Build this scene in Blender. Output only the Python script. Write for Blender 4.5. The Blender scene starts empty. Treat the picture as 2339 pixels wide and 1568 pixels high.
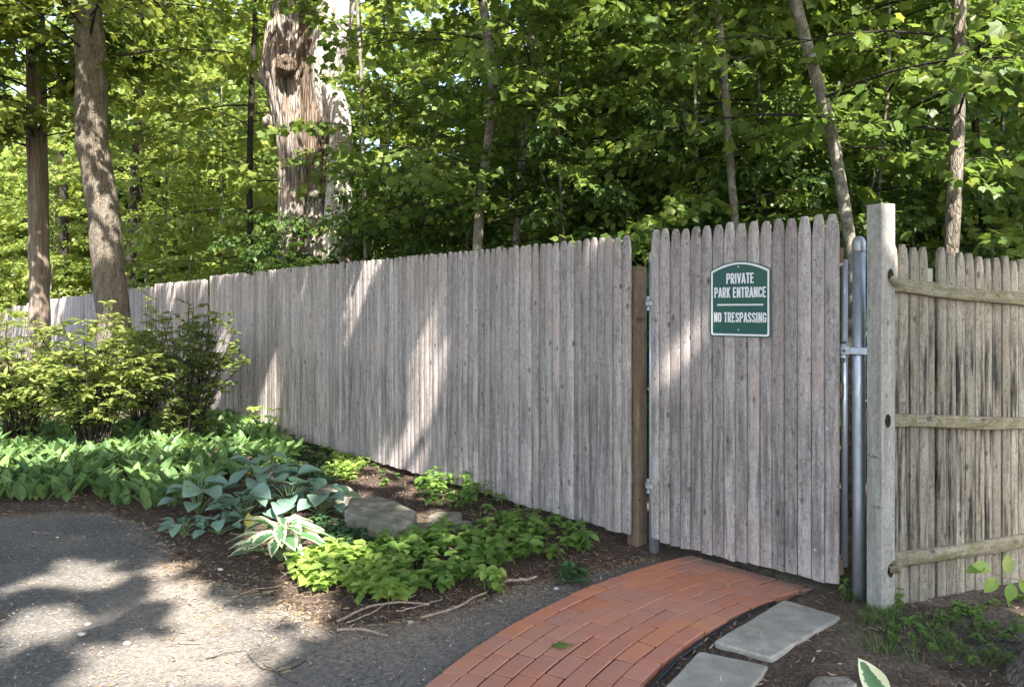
import bpy, math, random
import numpy as np
from mathutils import Vector, noise as mnoise
R = math.radians
rng = np.random.default_rng(7)
random.seed(7)
SC = bpy.context.scene
COL = SC.collection

# ------------------------------------------------------------------ camera, world, sun, exposure
F, CX, HY, H = 1807.0, 1169.0, 707.0, 1.45          # focal length etc. in a 2338 px wide frame, eye height
cam = bpy.data.cameras.new('camera'); camo = bpy.data.objects.new('camera', cam); COL.objects.link(camo)
camo.location = (0, 0, H); camo.rotation_euler = (R(90), 0, 0)
cam.sensor_width = 36; cam.lens = 36 * F / 2338; cam.shift_y = -77 / 2338.0
cam.clip_start = .05; cam.clip_end = 600
SC.camera = camo
SUN_EL = 50.0
sh = np.array([.33, -.944]); sh /= np.linalg.norm(sh)
S = np.array([sh[0] * math.cos(R(SUN_EL)), sh[1] * math.cos(R(SUN_EL)), math.sin(R(SUN_EL))])
w = bpy.data.worlds.new('World'); SC.world = w; w.use_nodes = True
nt = w.node_tree; bg = nt.nodes['Background']
sky = nt.nodes.new('ShaderNodeTexSky'); sky.sky_type = 'NISHITA'; sky.sun_disc = False
sky.sun_elevation = R(SUN_EL); sky.sun_rotation = math.atan2(S[0], S[1]); sky.air_density = 1.0; sky.dust_density = 2.5; sky.ozone_density = 1.0
nt.links.new(sky.outputs[0], bg.inputs[0]); bg.inputs[1].default_value = .15
sl = bpy.data.lights.new('sun', 'SUN'); sl.energy = 4.3; sl.angle = R(.65); sl.color = (1, .93, .84)
so = bpy.data.objects.new('sun', sl); COL.objects.link(so)
so.rotation_euler = Vector(S).to_track_quat('Z', 'Y').to_euler()
SC.view_settings.view_transform = 'Standard'; SC.view_settings.look = 'None'
SC.view_settings.exposure = 2.22; SC.view_settings.gamma = 1
SC.render.engine = 'CYCLES'
SC.render.resolution_x = 1024; SC.render.resolution_y = 686
cy = SC.cycles; cy.max_bounces = 7; cy.diffuse_bounces = 4; cy.transmission_bounces = 5; cy.transparent_max_bounces = 4

# ------------------------------------------------------------------ helpers
def G(px, py, h=0.0):                                  # photo position -> point on a level h
    d = F * (H - h) / (py - HY); return np.array([(px - CX) / F * d, d, h])
def P(px, py, d):                                      # photo position at a given distance
    return np.array([(px - CX) / F * d, d, H - (py - HY) / F * d])
def zf(px):                                            # distance of the fence line in that column
    r = (px - CX) / F
    if r < .165: return 4.747 / (.834 + r)
    if r < .43: return 5.5075 / (1 + r)
    t = (1.822 - r * 3.761) / (r * .385 - .923); return 3.761 + .385 * max(t, 0)
def norm(a): return a / np.maximum(np.linalg.norm(a, axis=-1, keepdims=True), 1e-9)

class MB:
    def __init__(s): s.v = []; s.q = []; s.t = []; s.a = []; s.n = 0; s.smooth = False
    def add(s, V, q=None, t=None, a=None):
        V = np.asarray(V, dtype=np.float64).reshape(-1, 3)
        if q is not None and len(q): s.q.append(np.asarray(q, dtype=np.int64).reshape(-1, 4) + s.n)
        if t is not None and len(t): s.t.append(np.asarray(t, dtype=np.int64).reshape(-1, 3) + s.n)
        s.v.append(V); s.a.append(np.zeros(len(V)) if a is None else np.asarray(a)); s.n += len(V); return s
    def mesh(s, name, mat, smooth=False):
        V = np.concatenate(s.v); q = np.concatenate(s.q) if s.q else np.zeros((0, 4), int); t = np.concatenate(s.t) if s.t else np.zeros((0, 3), int)
        me = bpy.data.meshes.new(name)
        me.vertices.add(len(V)); me.vertices.foreach_set('co', V.astype(np.float32).ravel())
        nl = q.size + t.size; me.loops.add(nl)
        me.loops.foreach_set('vertex_index', np.concatenate([q.ravel(), t.ravel()]).astype(np.int32))
        me.polygons.add(len(q) + len(t))
        st = np.concatenate([np.arange(len(q)) * 4, len(q) * 4 + np.arange(len(t)) * 3]).astype(np.int32)
        me.polygons.foreach_set('loop_start', st)
        me.polygons.foreach_set('use_smooth', np.full(len(st), smooth))
        me.update(calc_edges=True)
        A = np.concatenate(s.a)
        if np.any(A):
            at = me.attributes.new('edge', 'FLOAT', 'POINT'); at.data.foreach_set('value', A.astype(np.float32))
        me.materials.append(mat); return me
    def build(s, name, mat, parent=None, smooth=False, label=None, cat=None, group=None, kind=None):
        o = bpy.data.objects.new(name, s.mesh(name, mat, smooth)); COL.objects.link(o)
        if parent is not None: o.parent = parent; o.location = -np.array(parent.location); fixrot(o, parent)
        tag(o, label, cat, group, kind); return o
def fixrot(o, parent):
    if any(abs(a) > 1e-9 for a in parent.rotation_euler): o.location = (0, 0, 0)
def tag(o, label=None, cat=None, group=None, kind=None):
    for k, v in (('label', label), ('category', cat), ('group', group), ('kind', kind)):
        if v: o[k] = v
    return o
def thing(name, label, cat, loc=(0, 0, 0), rz=0, group=None):
    o = bpy.data.objects.new(name, None); COL.objects.link(o); o.location = [float(c) for c in loc]; o.rotation_euler = (0, 0, rz)
    o.empty_display_size = .1
    return tag(o, label, cat, group)
def copy_tree(o, parent=None):
    c = o.copy(); COL.objects.link(c); c.parent = parent
    for ch in list(o.children): copy_tree(ch, c)
    return c

def box(mb, x0, x1, y0, y1, z0, z1, bev=0.0):
    b = min(bev, (x1 - x0) / 2.1, (y1 - y0) / 2.1, (z1 - z0) / 2.1)
    if b <= 0:
        V = [(x, y, z) for z in (z0, z1) for y in (y0, y1) for x in (x0, x1)]
        return mb.add(V, [(0, 2, 3, 1), (4, 5, 7, 6), (0, 1, 5, 4), (2, 6, 7, 3), (0, 4, 6, 2), (1, 3, 7, 5)])
    prof = [(x0 + b, y0), (x1 - b, y0), (x1, y0 + b), (x1, y1 - b), (x1 - b, y1), (x0 + b, y1), (x0, y1 - b), (x0, y0 + b)]
    c = ((x0 + x1) / 2, (y0 + y1) / 2)
    def ins(p):
        return (min(max(p[0], x0 + b), x1 - b), min(max(p[1], y0 + b), y1 - b))
    V = [(*ins(p), z0) for p in prof] + [(*p, z0 + b) for p in prof] + [(*p, z1 - b) for p in prof] + [(*ins(p), z1) for p in prof]
    q = [(k * 8 + i, k * 8 + (i + 1) % 8, (k + 1) * 8 + (i + 1) % 8, (k + 1) * 8 + i) for k in range(3) for i in range(8)]
    q += [(0, 7, 4, 3), (7, 6, 5, 4), (0, 3, 2, 1)] if False else []
    t = [(0, i + 1, i) for i in range(1, 7)] + [(24, 24 + i, 24 + i + 1) for i in range(1, 7)]
    return mb.add(V, q, t)
def tube(mb, pts, rad, seg=8, cap=True, disp=None, a=None):
    pts = np.asarray(pts, float); n = len(pts); rad = np.broadcast_to(np.asarray(rad, float), (n,))
    T = norm(np.gradient(pts, axis=0)); up = np.array([0, 0, 1.]) if abs(T[0][2]) < .9 else np.array([0, 1., 0])
    x = np.cross(up, T[0]); x /= np.linalg.norm(x); V = []
    ang = np.arange(seg) / seg * 2 * np.pi
    for i in range(n):
        x = x - T[i] * np.dot(x, T[i]); x /= np.linalg.norm(x); y = np.cross(T[i], x)
        r = rad[i] * (np.ones(seg) if disp is None else disp(ang, i, pts[i]))
        V.append(pts[i] + np.outer(np.cos(ang) * r, x) + np.outer(np.sin(ang) * r, y))
    V = np.concatenate(V)
    i = np.arange(n - 1)[:, None] * seg; j = np.arange(seg)[None]; k = (j + 1) % seg
    q = np.stack([i + j, i + k, i + seg + k, i + seg + j], -1).reshape(-1, 4)
    t = []
    if cap:
        V = np.vstack([V, pts[:1], pts[-1:]]); c0 = n * seg
        t = [(c0, (m + 1) % seg, m) for m in range(seg)] + [(c0 + 1, (n - 1) * seg + m, (n - 1) * seg + (m + 1) % seg) for m in range(seg)]
    return mb.add(V, q, t)
def smoothpath(pts, n):
    pts = np.asarray(pts, float); d = np.r_[0, np.cumsum(np.linalg.norm(np.diff(pts, axis=0), axis=1))]
    t = np.linspace(0, d[-1], n); out = np.zeros((n, pts.shape[1]))
    m = np.gradient(pts, d, axis=0)
    k = np.clip(np.searchsorted(d, t, side='right') - 1, 0, len(d) - 2); hh = (d[k + 1] - d[k]); u = ((t - d[k]) / hh)[:, None]; hh = hh[:, None]
    return (2 * u**3 - 3 * u**2 + 1) * pts[k] + (u**3 - 2 * u**2 + u) * hh * m[k] + (-2 * u**3 + 3 * u**2) * pts[k + 1] + (u**3 - u**2) * hh * m[k + 1]

_perm = np.random.default_rng(3).random((64, 64, 64))
def vnoise(x, y, z=0.0, oct=1):
    x, y, z = np.broadcast_arrays(np.asarray(x, float), np.asarray(y, float), np.asarray(z, float)); s = 0; amp = 1; tot = 0
    for o in range(oct):
        xi, yi, zi = np.floor(x).astype(int), np.floor(y).astype(int), np.floor(z).astype(int); a, b, c = x - xi, y - yi, z - zi
        a, b, c = a * a * (3 - 2 * a), b * b * (3 - 2 * b), c * c * (3 - 2 * c); r = 0
        for dx in (0, 1):
            for dy in (0, 1):
                for dz in (0, 1):
                    r = r + _perm[(xi + dx) % 64, (yi + dy) % 64, (zi + dz) % 64] * (a if dx else 1 - a) * (b if dy else 1 - b) * (c if dz else 1 - c)
        s = s + amp * (r * 2 - 1); tot += amp; amp *= .5; x, y, z = x * 2.03 + 11.3, y * 2.03 + 5.7, z * 2.03 + 3.1
    return s / tot
def inpoly(x, y, poly):
    poly = np.asarray(poly); c = np.zeros(np.shape(x), bool); n = len(poly)
    for i in range(n):
        x0, y0 = poly[i][:2]; x1, y1 = poly[(i + 1) % n][:2]
        if y0 == y1: continue
        c ^= ((y0 > y) != (y1 > y)) & (x < (x1 - x0) * (y - y0) / (y1 - y0) + x0)
    return c
def distpoly(x, y, poly, closed=True):
    poly = np.asarray(poly); d = np.full(np.shape(x), 1e9); n = len(poly)
    for i in range(n if closed else n - 1):
        a = poly[i][:2]; b = poly[(i + 1) % n][:2]; e = b - a; L = max(e @ e, 1e-9)
        t = np.clip(((x - a[0]) * e[0] + (y - a[1]) * e[1]) / L, 0, 1)
        d = np.minimum(d, np.hypot(x - a[0] - t * e[0], y - a[1] - t * e[1]))
    return d

# ------------------------------------------------------------------ materials
class M:
    def __init__(s, name):
        s.m = bpy.data.materials.new(name); s.m.use_nodes = True; s.nt = s.m.node_tree; s.b = s.nt.nodes['Principled BSDF']; s.out = s.nt.nodes['Material Output']
        s.b.inputs['Roughness'].default_value = .8; s.b.inputs['Specular IOR Level'].default_value = .3
    def n(s, typ, ins=None, **props):
        nd = s.nt.nodes.new('ShaderNode' + typ)
        for k, v in props.items(): setattr(nd, k, v)
        for k, v in (ins or {}).items(): s.set(nd.inputs[k], v)
        return nd
    def set(s, sock, v):
        if isinstance(v, bpy.types.NodeSocket): s.nt.links.new(v, sock)
        elif isinstance(v, bpy.types.Node): s.nt.links.new(v.outputs[0], sock)
        else: sock.default_value = v if not (isinstance(v, tuple) and len(v) == 3 and sock.type == 'RGBA') else (*v, 1)
    def co(s): return s.n('TexCoord').outputs['Object']
    def rnd(s): return s.n('NewGeometry').outputs['Random Per Island']
    def math(s, op, a, b=0.0, clamp=False): return s.n('Math', {0: a, 1: b}, operation=op, use_clamp=clamp).outputs[0]
    def map(s, v, scale, loc=None):
        nd = s.n('Mapping', {'Vector': v, 'Scale': scale}); 
        if loc is not None: s.set(nd.inputs['Location'], loc)
        return nd.outputs[0]
    def noise(s, v, scale, detail=4, rough=.55, dist=0.0): return s.n('TexNoise', {'Vector': v, 'Scale': scale, 'Detail': detail, 'Roughness': rough, 'Distortion': dist}).outputs[0]
    def ramp(s, f, stops, interp='LINEAR'):
        nd = s.n('ValToRGB', {0: f}); cr = nd.color_ramp; cr.interpolation = interp
        while len(cr.elements) < len(stops): cr.elements.new(.5)
        for e, (p, c) in zip(cr.elements, stops): e.position = p; e.color = (*c, 1) if isinstance(c, tuple) else (c, c, c, 1)
        return nd.outputs[0]
    def mix(s, f, a, b, mode='MIX'):
        nd = s.n('Mix', data_type='RGBA', blend_type=mode); s.set(nd.inputs[0], f); s.set(nd.inputs[6], a); s.set(nd.inputs[7], b); return nd.outputs[2]
    def rng(s, v, a, b, c=0.0, d=1.0): return s.n('MapRange', {0: v, 1: a, 2: b, 3: c, 4: d}).outputs[0]
    def bump(s, h, st=.4, dist=.01, nrm=None):
        nd = s.n('Bump', {'Height': h, 'Strength': st, 'Distance': dist})
        if nrm is not None: s.set(nd.inputs['Normal'], nrm)
        return nd.outputs[0]
    def fin(s, col=None, nrm=None, rough=None, metal=None, spec=None):
        if col is not None: s.set(s.b.inputs['Base Color'], col)
        if nrm is not None: s.set(s.b.inputs['Normal'], nrm)
        if rough is not None: s.set(s.b.inputs['Roughness'], rough)
        if metal is not None: s.set(s.b.inputs['Metallic'], metal)
        if spec is not None: s.set(s.b.inputs['Specular IOR Level'], spec)
        return s.m

def wood(name, lo, hi, warm, dark, mild=.6, mz=(.1, 1.1), axis='z', moss=None):
    m = M(name); co = m.co(); r = m.rnd()
    off = m.n('CombineXYZ', {0: m.math('MULTIPLY', r, 37.0), 1: m.math('MULTIPLY', r, 11.0), 2: m.math('MULTIPLY', r, 53.0)}).outputs[0]
    v = m.n('VectorMath', {0: co, 1: off}, operation='ADD').outputs[0]
    sc = (1, 1, .035) if axis == 'z' else (.035, 1, 1)
    sc2 = (1, 1, .09) if axis == 'z' else (.09, 1, 1)
    vg = m.map(v, sc); vb = m.map(v, sc2)
    warp = m.noise(v, 9, 2)
    vg2 = m.n('VectorMath', {0: vg, 1: m.n('VectorMath', {0: m.n('CombineXYZ', {0: warp, 1: warp, 2: 0.0}).outputs[0], 'Scale': .02}, operation='SCALE').outputs[0]}, operation='ADD').outputs[0]
    grain = m.noise(vg2, 130, 6, .7)
    blot = m.noise(vb, 22, 4, .6, .6)
    spk = m.noise(v, 90, 3, .6)
    mot = m.noise(m.map(v, (1, 1, .45) if axis == 'z' else (.45, 1, 1)), 34, 5, .7, 1.2)
    f = m.math('ADD', m.math('MULTIPLY', grain, .30), m.math('ADD', m.math('MULTIPLY', blot, .30), m.math('MULTIPLY', mot, .40)))
    col = m.ramp(f, [(.38, lo), (.47, tuple((a + b) / 2 for a, b in zip(lo, hi))), (.58, hi)])
    tone = m.rng(r, 0, 1, .68, 1.16)
    col = m.mix(m.rng(spk, .56, .68, 0, .45), col, dark)
    fine = m.noise(m.map(v, (1, 1, .3)), 210, 4, .75)
    tone = m.math('MULTIPLY', tone, m.rng(fine, .3, .7, .80, 1.18))
    col = m.mix(1.0, col, m.n('CombineXYZ', {0: tone, 1: tone, 2: tone}).outputs[0], 'MULTIPLY')
    wf = m.math('MULTIPLY', m.rng(m.noise(m.map(v, (1, 1, .25)), 7, 3), .5, .72), m.rng(m.math('FRACT', m.math('MULTIPLY', r, 7.31)), 0, 1, .1, .75))
    col = m.mix(wf, col, warm)
    # dirty streaks that run down the lower boards
    z = m.n('SeparateXYZ', {0: co}).outputs[2]
    band = m.math('MULTIPLY', m.rng(z, mz[0], mz[0] + .2), m.rng(z, mz[1] + .05, mz[1] - .15))
    stf = m.math('MULTIPLY', m.math('MULTIPLY', m.rng(m.noise(m.map(v, (1, 1, .08)), 30, 4), .47, .62), band), mild)
    col = m.mix(stf, col, dark)
    # knots
    vo = m.n('TexVoronoi', {'Vector': m.map(v, (1, .1, .55) if axis == 'z' else (.55, .1, 1)), 'Scale': 11.0, 'Randomness': 1.0})
    kn = m.rng(vo.outputs['Distance'], .06, .15, 1, 0)
    col = m.mix(m.math('MULTIPLY', kn, .75), col, dark)
    vo2 = m.n('TexVoronoi', {'Vector': m.map(v, (1, .1, .6)), 'Scale': 24.0})
    kn2 = m.math('MULTIPLY', m.rng(vo2.outputs['Distance'], .07, .15, 1, 0), m.rng(spk, .45, .5))
    col = m.mix(m.math('MULTIPLY', kn2, .8), col, dark)
    if moss:
        col = m.mix(m.rng(m.noise(co, 16, 5, .7), .45, .62, 0, moss[1]), col, moss[0])
    hgt = m.math('SUBTRACT', m.math('ADD', grain, m.math('MULTIPLY', blot, .8)), m.math('MULTIPLY', kn, .8))
    return m.fin(col, m.bump(m.math('ADD', hgt, m.math('MULTIPLY', fine, .4)), .8, .007), .85, spec=.2)

MT = {}
MT['wood'] = wood('weathered_picket_wood', (.205, .18, .170), (.55, .50, .475), (.52, .41, .35), (.075, .064, .06), .5, (.05, 1.0))
MT['wood_right'] = wood('mossy_picket_wood', (.14, .118, .085), (.50, .455, .36), (.33, .23, .15), (.035, .032, .03), 1.0, (.1, 1.35), moss=((.27, .265, .17), .22))
MT['wood_post'] = wood('grey_post_wood', (.30, .285, .245), (.56, .54, .475), (.45, .40, .33), (.14, .13, .12), .3, (.2, 1.6))
MT['wood_brown'] = wood('brown_post_wood', (.11, .08, .05), (.27, .205, .14), (.20, .13, .08), (.07, .05, .035), .3, (.1, 1.6))
MT['rail'] = wood('mossy_rail_wood', (.12, .10, .06), (.42, .38, .28), (.34, .25, .16), (.05, .045, .035), .3, (0, 0), 'x', moss=((.16, .17, .05), .75))

def metal(name, col, rough=.38, met=.9):
    m = M(name); co = m.co()
    n1 = m.noise(m.map(co, (1, 1, .3)), 40, 4); n2 = m.noise(co, 260, 2)
    c = m.mix(m.rng(n1, .35, .7), col, tuple(c * .72 for c in col))
    return m.fin(c, m.bump(n2, .08, .002), m.rng(n1, .3, .7, rough - .08, rough + .14), met, .5)
MT['galv'] = metal('galvanised_steel', (.60, .64, .70), .42, .75)
MT['cast'] = metal('dull_cast_metal', (.52, .53, .55), .5, .6)
MT['darkmetal'] = metal('worn_dark_metal', (.16, .16, .165), .5, .7)

def bark(name, lo, mid, hi, sc=1.0, stretch=.18, lich=None, bst=.8, bd=.03):
    m = M(name); co = m.co()
    v = m.map(co, (1, 1, stretch))
    a = m.noise(v, 9 * sc, 6, .62, .8); b = m.noise(v, 38 * sc, 5, .65); c = m.noise(co, 3.0, 3)
    vo = m.n('TexVoronoi', {'Vector': m.map(co, (1, 1, stretch * 1.2)), 'Scale': 22 * sc}, feature='DISTANCE_TO_EDGE').outputs[0]
    f = m.math('ADD', m.math('MULTIPLY', a, .55), m.math('MULTIPLY', b, .45))
    col = m.ramp(f, [(.34, lo), (.5, mid), (.64, hi)])
    col = m.mix(m.rng(vo, .0, .09, .55, 0), col, lo)
    if lich: col = m.mix(m.rng(m.noise(co, 5.5 * sc, 5, .65), .5, .62, 0, lich[1]), col, lich[0])
    h = m.math('ADD', m.math('MULTIPLY', f, 1.0), m.math('MULTIPLY', m.rng(vo, 0, .15), .35))
    return m.fin(col, m.bump(h, bst, bd), .92, spec=.15)
MT['bark'] = bark('brown_bark', (.07, .058, .046), (.19, .163, .13), (.31, .27, .225), 2.0, .24, ((.27, .26, .20), .35), .8, .03)
MT['bark_pole'] = bark('old_pole_wood', (.10, .08, .065), (.24, .195, .155), (.38, .34, .29), 1.6, .05, bst=.4, bd=.012)
MT['bark_dead'] = bark('dead_trunk_wood', (.035, .026, .02), (.30, .26, .225), (.54, .50, .46), 1.0, .07, ((.42, .29, .22), .5), 1.0, .05)
MT['bark_core'] = bark('brown_heartwood', (.04, .03, .022), (.16, .12, .09), (.34, .27, .21), 1.2, .07, None, 1.0, .05)
MT['bark_pale'] = bark('bare_pale_wood', (.16, .125, .10), (.60, .56, .52), (.76, .73, .69), .9, .12, ((.45, .33, .26), .35), .8, .03)
MT['bark_slim'] = bark('smooth_grey_bark', (.07, .062, .048), (.17, .155, .12), (.29, .275, .235), 3.0, .8, ((.36, .36, .31), .6), .4, .006)
MT['bark_dark'] = bark('dark_bark', (.02, .017, .013), (.05, .042, .033), (.09, .078, .06), 2.0, .3)
MT['twig'] = bark('dry_twig', (.14, .10, .07), (.32, .25, .19), (.50, .43, .35), 5, .6, None, .4, .004)

def leaf(name, cols, trans=.42, rough=.42, tcol=1.25, margin=None, spec=.35, sheen=None):
    m = M(name); r = m.rnd(); co = m.co()
    n = len(cols); col = m.ramp(r, [(i / (n - 1) if n > 1 else 0, c) for i, c in enumerate(cols)])
    col = m.mix(m.rng(m.noise(co, 55, 3), .3, .7, 0, .25), col, tuple(c * .55 for c in cols[0]))
    if margin:
        e = m.n('Attribute', attribute_name='edge').outputs['Fac']
        col = m.mix(m.rng(m.math('ADD', e, m.math('MULTIPLY', m.math('SUBTRACT', m.noise(co, 38, 3), .5), 1.3)), .50, .57), col, margin)
    m.fin(col, None, rough, spec=spec)
    t = m.n('BsdfTranslucent', {'Color': m.mix(1.0, col, (tcol * 1.04, tcol, tcol * .7), 'MULTIPLY')})
    mx = m.n('MixShader', {0: trans, 1: m.b.outputs[0], 2: t.outputs[0]})
    m.nt.links.new(mx.outputs[0], m.out.inputs[0]); return m.m
MT['lf_maple'] = leaf('maple_leaf', [(.09, .155, .036), (.145, .23, .05), (.20, .29, .062), (.11, .185, .042), (.30, .365, .08)], .52)
MT['lf_dark'] = leaf('dark_understory_leaf', [(.055, .11, .03), (.085, .155, .038), (.12, .20, .048), (.07, .13, .034)], .48)  # dark green; on the low saplings it also stands for shade
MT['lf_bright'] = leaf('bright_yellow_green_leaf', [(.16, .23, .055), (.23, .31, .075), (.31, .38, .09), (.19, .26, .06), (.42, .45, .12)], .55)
MT['lf_canopy'] = leaf('overhead_leaf', [(.03, .07, .015), (.05, .1, .02)], .18)
MT['lf_shrub'] = leaf('shrub_leaf', [(.19, .26, .08), (.28, .345, .10), (.37, .42, .13), (.23, .30, .09)], .45)
MT['lf_shrub2'] = leaf('dull_shrub_leaf', [(.14, .20, .065), (.20, .265, .085), (.27, .33, .105)], .42)
MT['lf_lily'] = leaf('lily_leaf', [(.10, .19, .075), (.15, .26, .09), (.22, .34, .11), (.13, .23, .10)], .35, .38)
MT['lf_hosta'] = leaf('blue_hosta_leaf', [(.15, .26, .20), (.20, .32, .25), (.24, .37, .25), (.17, .28, .24)], .2, .45)
MT['lf_vari'] = leaf('edged_hosta_leaf', [(.09, .20, .09), (.12, .24, .11)], .3, .42, margin=(.72, .74, .50))
MT['lf_lime'] = leaf('lime_leaf', [(.20, .34, .07), (.27, .42, .09), (.36, .48, .12), (.23, .37, .08), (.44, .52, .15)], .4, .45)
MT['lf_weed'] = leaf('weed_leaf', [(.13, .25, .055), (.18, .31, .07), (.24, .36, .085)], .38)
MT['lf_yellow'] = leaf('yellowing_leaf', [(.5, .42, .08), (.42, .36, .08)], .35)
MT['lf_ivy'] = leaf('ground_ivy_leaf', [(.035, .09, .035), (.06, .13, .05), (.09, .17, .06)], .25)
MT['lf_grass'] = leaf('grass_blade', [(.10, .19, .04), (.15, .24, .06), (.24, .25, .10)], .35)
MT['stem'] = leaf('green_stem', [(.15, .22, .09), (.17, .24, .1)], .1)
MT['flower'] = leaf('pale_lilac_petal', [(.62, .55, .62), (.70, .62, .66)], .3)
MT['litter'] = leaf('dry_leaf_bit', [(.32, .22, .12), (.46, .36, .22), (.55, .48, .34), (.25, .15, .08), (.42, .26, .13)], .15, .7)
MT['chips'] = leaf('bark_mulch_chip', [(.05, .036, .03), (.10, .068, .054), (.16, .115, .09), (.28, .21, .16), (.07, .05, .04)], .0, .85)

def ground_mat():
    m = M('soil_and_mulch'); co = m.co()
    a = m.noise(co, 5, 6, .65); b = m.noise(co, 60, 6, .7); c = m.noise(m.map(co, (1, 2.4, 1)), 130, 3, .7)
    col = m.ramp(m.math('ADD', m.math('MULTIPLY', b, .6), m.math('MULTIPLY', c, .4)), [(.36, (.035, .026, .022)), (.5, (.11, .08, .065)), (.66, (.26, .205, .165))])
    e = m.n('Attribute', attribute_name='edge').outputs['Fac']      # 1 = dry tan earth
    col = m.mix(m.math('MULTIPLY', e, m.rng(a, .35, .6)), col, m.ramp(b, [(.35, (.13, .105, .08)), (.65, (.30, .25, .19))]))
    return m.fin(col, m.bump(m.math('ADD', b, m.math('MULTIPLY', c, .6)), .9, .02), .95, spec=.1)
MT['ground'] = ground_mat()
def asphalt_mat():
    m = M('old_asphalt'); co = m.co()
    vo = m.n('TexVoronoi', {'Vector': co, 'Scale': 95.0}); g = m.noise(co, 110, 5, .85); a = m.noise(co, 2.2, 5, .6); big = m.noise(co, 35, 3)
    col = m.mix(1.0, m.ramp(vo.outputs['Color'], [(.1, (.046, .046, .049)), (.6, (.10, .099, .10)), (.9, (.21, .205, .195)), (.97, (.46, .45, .42))]), m.ramp(g, [(.3, .5), (.7, 1.45)]), 'MULTIPLY')
    col = m.mix(m.rng(a, .42, .68, 0, .45), col, (.18, .17, .155))
    e = m.n('Attribute', attribute_name='edge').outputs['Fac']      # dusty near the planting bed, painted paler where the sun falls
    col = m.mix(m.math('MULTIPLY', e, m.rng(m.math('ADD', m.math('MULTIPLY', big, .5), m.math('MULTIPLY', g, .5)), .36, .58)), col, (.33, .285, .23))
    return m.fin(col, m.bump(m.math('ADD', vo.outputs['Distance'], m.math('MULTIPLY', g, .5)), .75, .006), .88, spec=.3)
MT['asphalt'] = asphalt_mat()
def brick_mat():
    m = M('red_clay_paver'); co = m.co(); r = m.rnd()
    n1 = m.noise(co, 14, 4); n2 = m.noise(co, 220, 4, .7); n3 = m.noise(co, 2.3, 4)
    col = m.ramp(r, [(0, (.56, .22, .125)), (.25, (.65, .275, .15)), (.5, (.59, .255, .165)), (.75, (.54, .245, .17)), (1, (.64, .265, .14))])
    col = m.mix(m.rng(n1, .35, .7, 0, .35), col, (.42, .21, .165))
    col = m.mix(m.rng(n2, .35, .75, 0, .3), col, (.33, .15, .11))
    col = m.mix(m.rng(n3, .45, .62, 0, .45), col, (.44, .28, .235))
    e = m.n('Attribute', attribute_name='edge').outputs['Fac']
    col = m.mix(m.math('MULTIPLY', e, m.rng(n1, .2, .5)), col, (.33, .27, .23))
    st = m.n('TexVoronoi', {'Vector': co, 'Scale': 55.0}).outputs['Distance']
    col = m.mix(m.rng(st, .03, .06, .7, 0), col, (.09, .05, .04))
    return m.fin(col, m.bump(m.math('ADD', n2, m.math('MULTIPLY', n1, 2.0)), .6, .004), .95, spec=.1)
MT['brick'] = brick_mat()
def stone_mat(name, lo, mid, hi, sc=1.0, bs=.5, lich=None, bd=.01):
    m = M(name); co = m.co(); a = m.noise(co, 6 * sc, 6, .65); b = m.noise(co, 70 * sc, 4, .7); c = m.noise(co, 2.2 * sc, 3)
    col = m.ramp(m.math('ADD', m.math('MULTIPLY', a, .6), m.math('MULTIPLY', b, .4)), [(.36, lo), (.5, mid), (.64, hi)])
    if lich: col = m.mix(m.rng(c, .46, .6, 0, lich[1]), col, lich[0])
    return m.fin(col, m.bump(m.math('ADD', a, m.math('MULTIPLY', b, .5)), bs, bd), .9, spec=.2)
MT['bluestone'] = stone_mat('bluestone', (.23, .22, .19), (.335, .32, .28), (.45, .43, .375), 1.6, .6, ((.27, .265, .22), .6), .006)
MT['stone'] = stone_mat('fieldstone', (.12, .105, .085), (.32, .29, .24), (.56, .52, .45), 1.8, 1.0, ((.14, .16, .10), .6), .025)
MT['pebble'] = stone_mat('pale_pebble', (.35, .33, .3), (.5, .48, .44), (.66, .64, .6), 3)
def flat(name, col, rough=.5, spec=.4, metal=0):
    m = M(name); n = m.noise(m.co(), 30, 3); return m.fin(m.mix(m.rng(n, .3, .7, 0, .18), col, tuple(c * .7 for c in col)), None, rough, metal, spec)
MT['sign_green'] = flat('green_sign_paint', (.012, .085, .062), .35)
MT['sign_white'] = flat('white_sign_paint', (.78, .80, .80), .4)
MT['screw'] = flat('screw_metal', (.6, .6, .6), .35, .5, .7)
MT['joint'] = flat('dark_joint_sand', (.035, .026, .02), .95, .1)
MT['rubber'] = flat('black_edging_plastic', (.012, .014, .018), .45)
MT['pale_board'] = flat('pale_green_board', (.50, .50, .40), .7)

# ------------------------------------------------------------------ ground, driveway, path
PC = np.array([3.10, 1.47]); R0, R1 = 3.033, 3.762
def ang(p): return math.degrees(math.atan2(p[1] - PC[1], p[0] - PC[0]))
edgeD = [(-500, 1165), (-150, 1175), (0, 1178), (130, 1168), (250, 1172), (330, 1200), (380, 1232), (400, 1262), (405, 1300), (470, 1325), (560, 1345), (640, 1375), (720, 1420), (800, 1432), (900, 1425), (985, 1405), (1070, 1382), (1150, 1350), (1230, 1325), (1330, 1312), (1420, 1290), (1480, 1275)]
bed_edge = [G(*p)[:2] for p in edgeD]
arc = [PC + R1 * np.array([math.cos(R(a)), math.sin(R(a))]) for a in np.linspace(126, 205, 40)]
drive_poly = [np.array(p) for p in bed_edge] + arc + [np.array([-.6, -30.]), np.array([-40., -30.]), np.array([-40., bed_edge[0][1]])]
def drive_sd(x, y):
    d = distpoly(x, y, bed_edge, False); ins = inpoly(x, y, drive_poly)
    return np.where(ins, -d, d)
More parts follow.
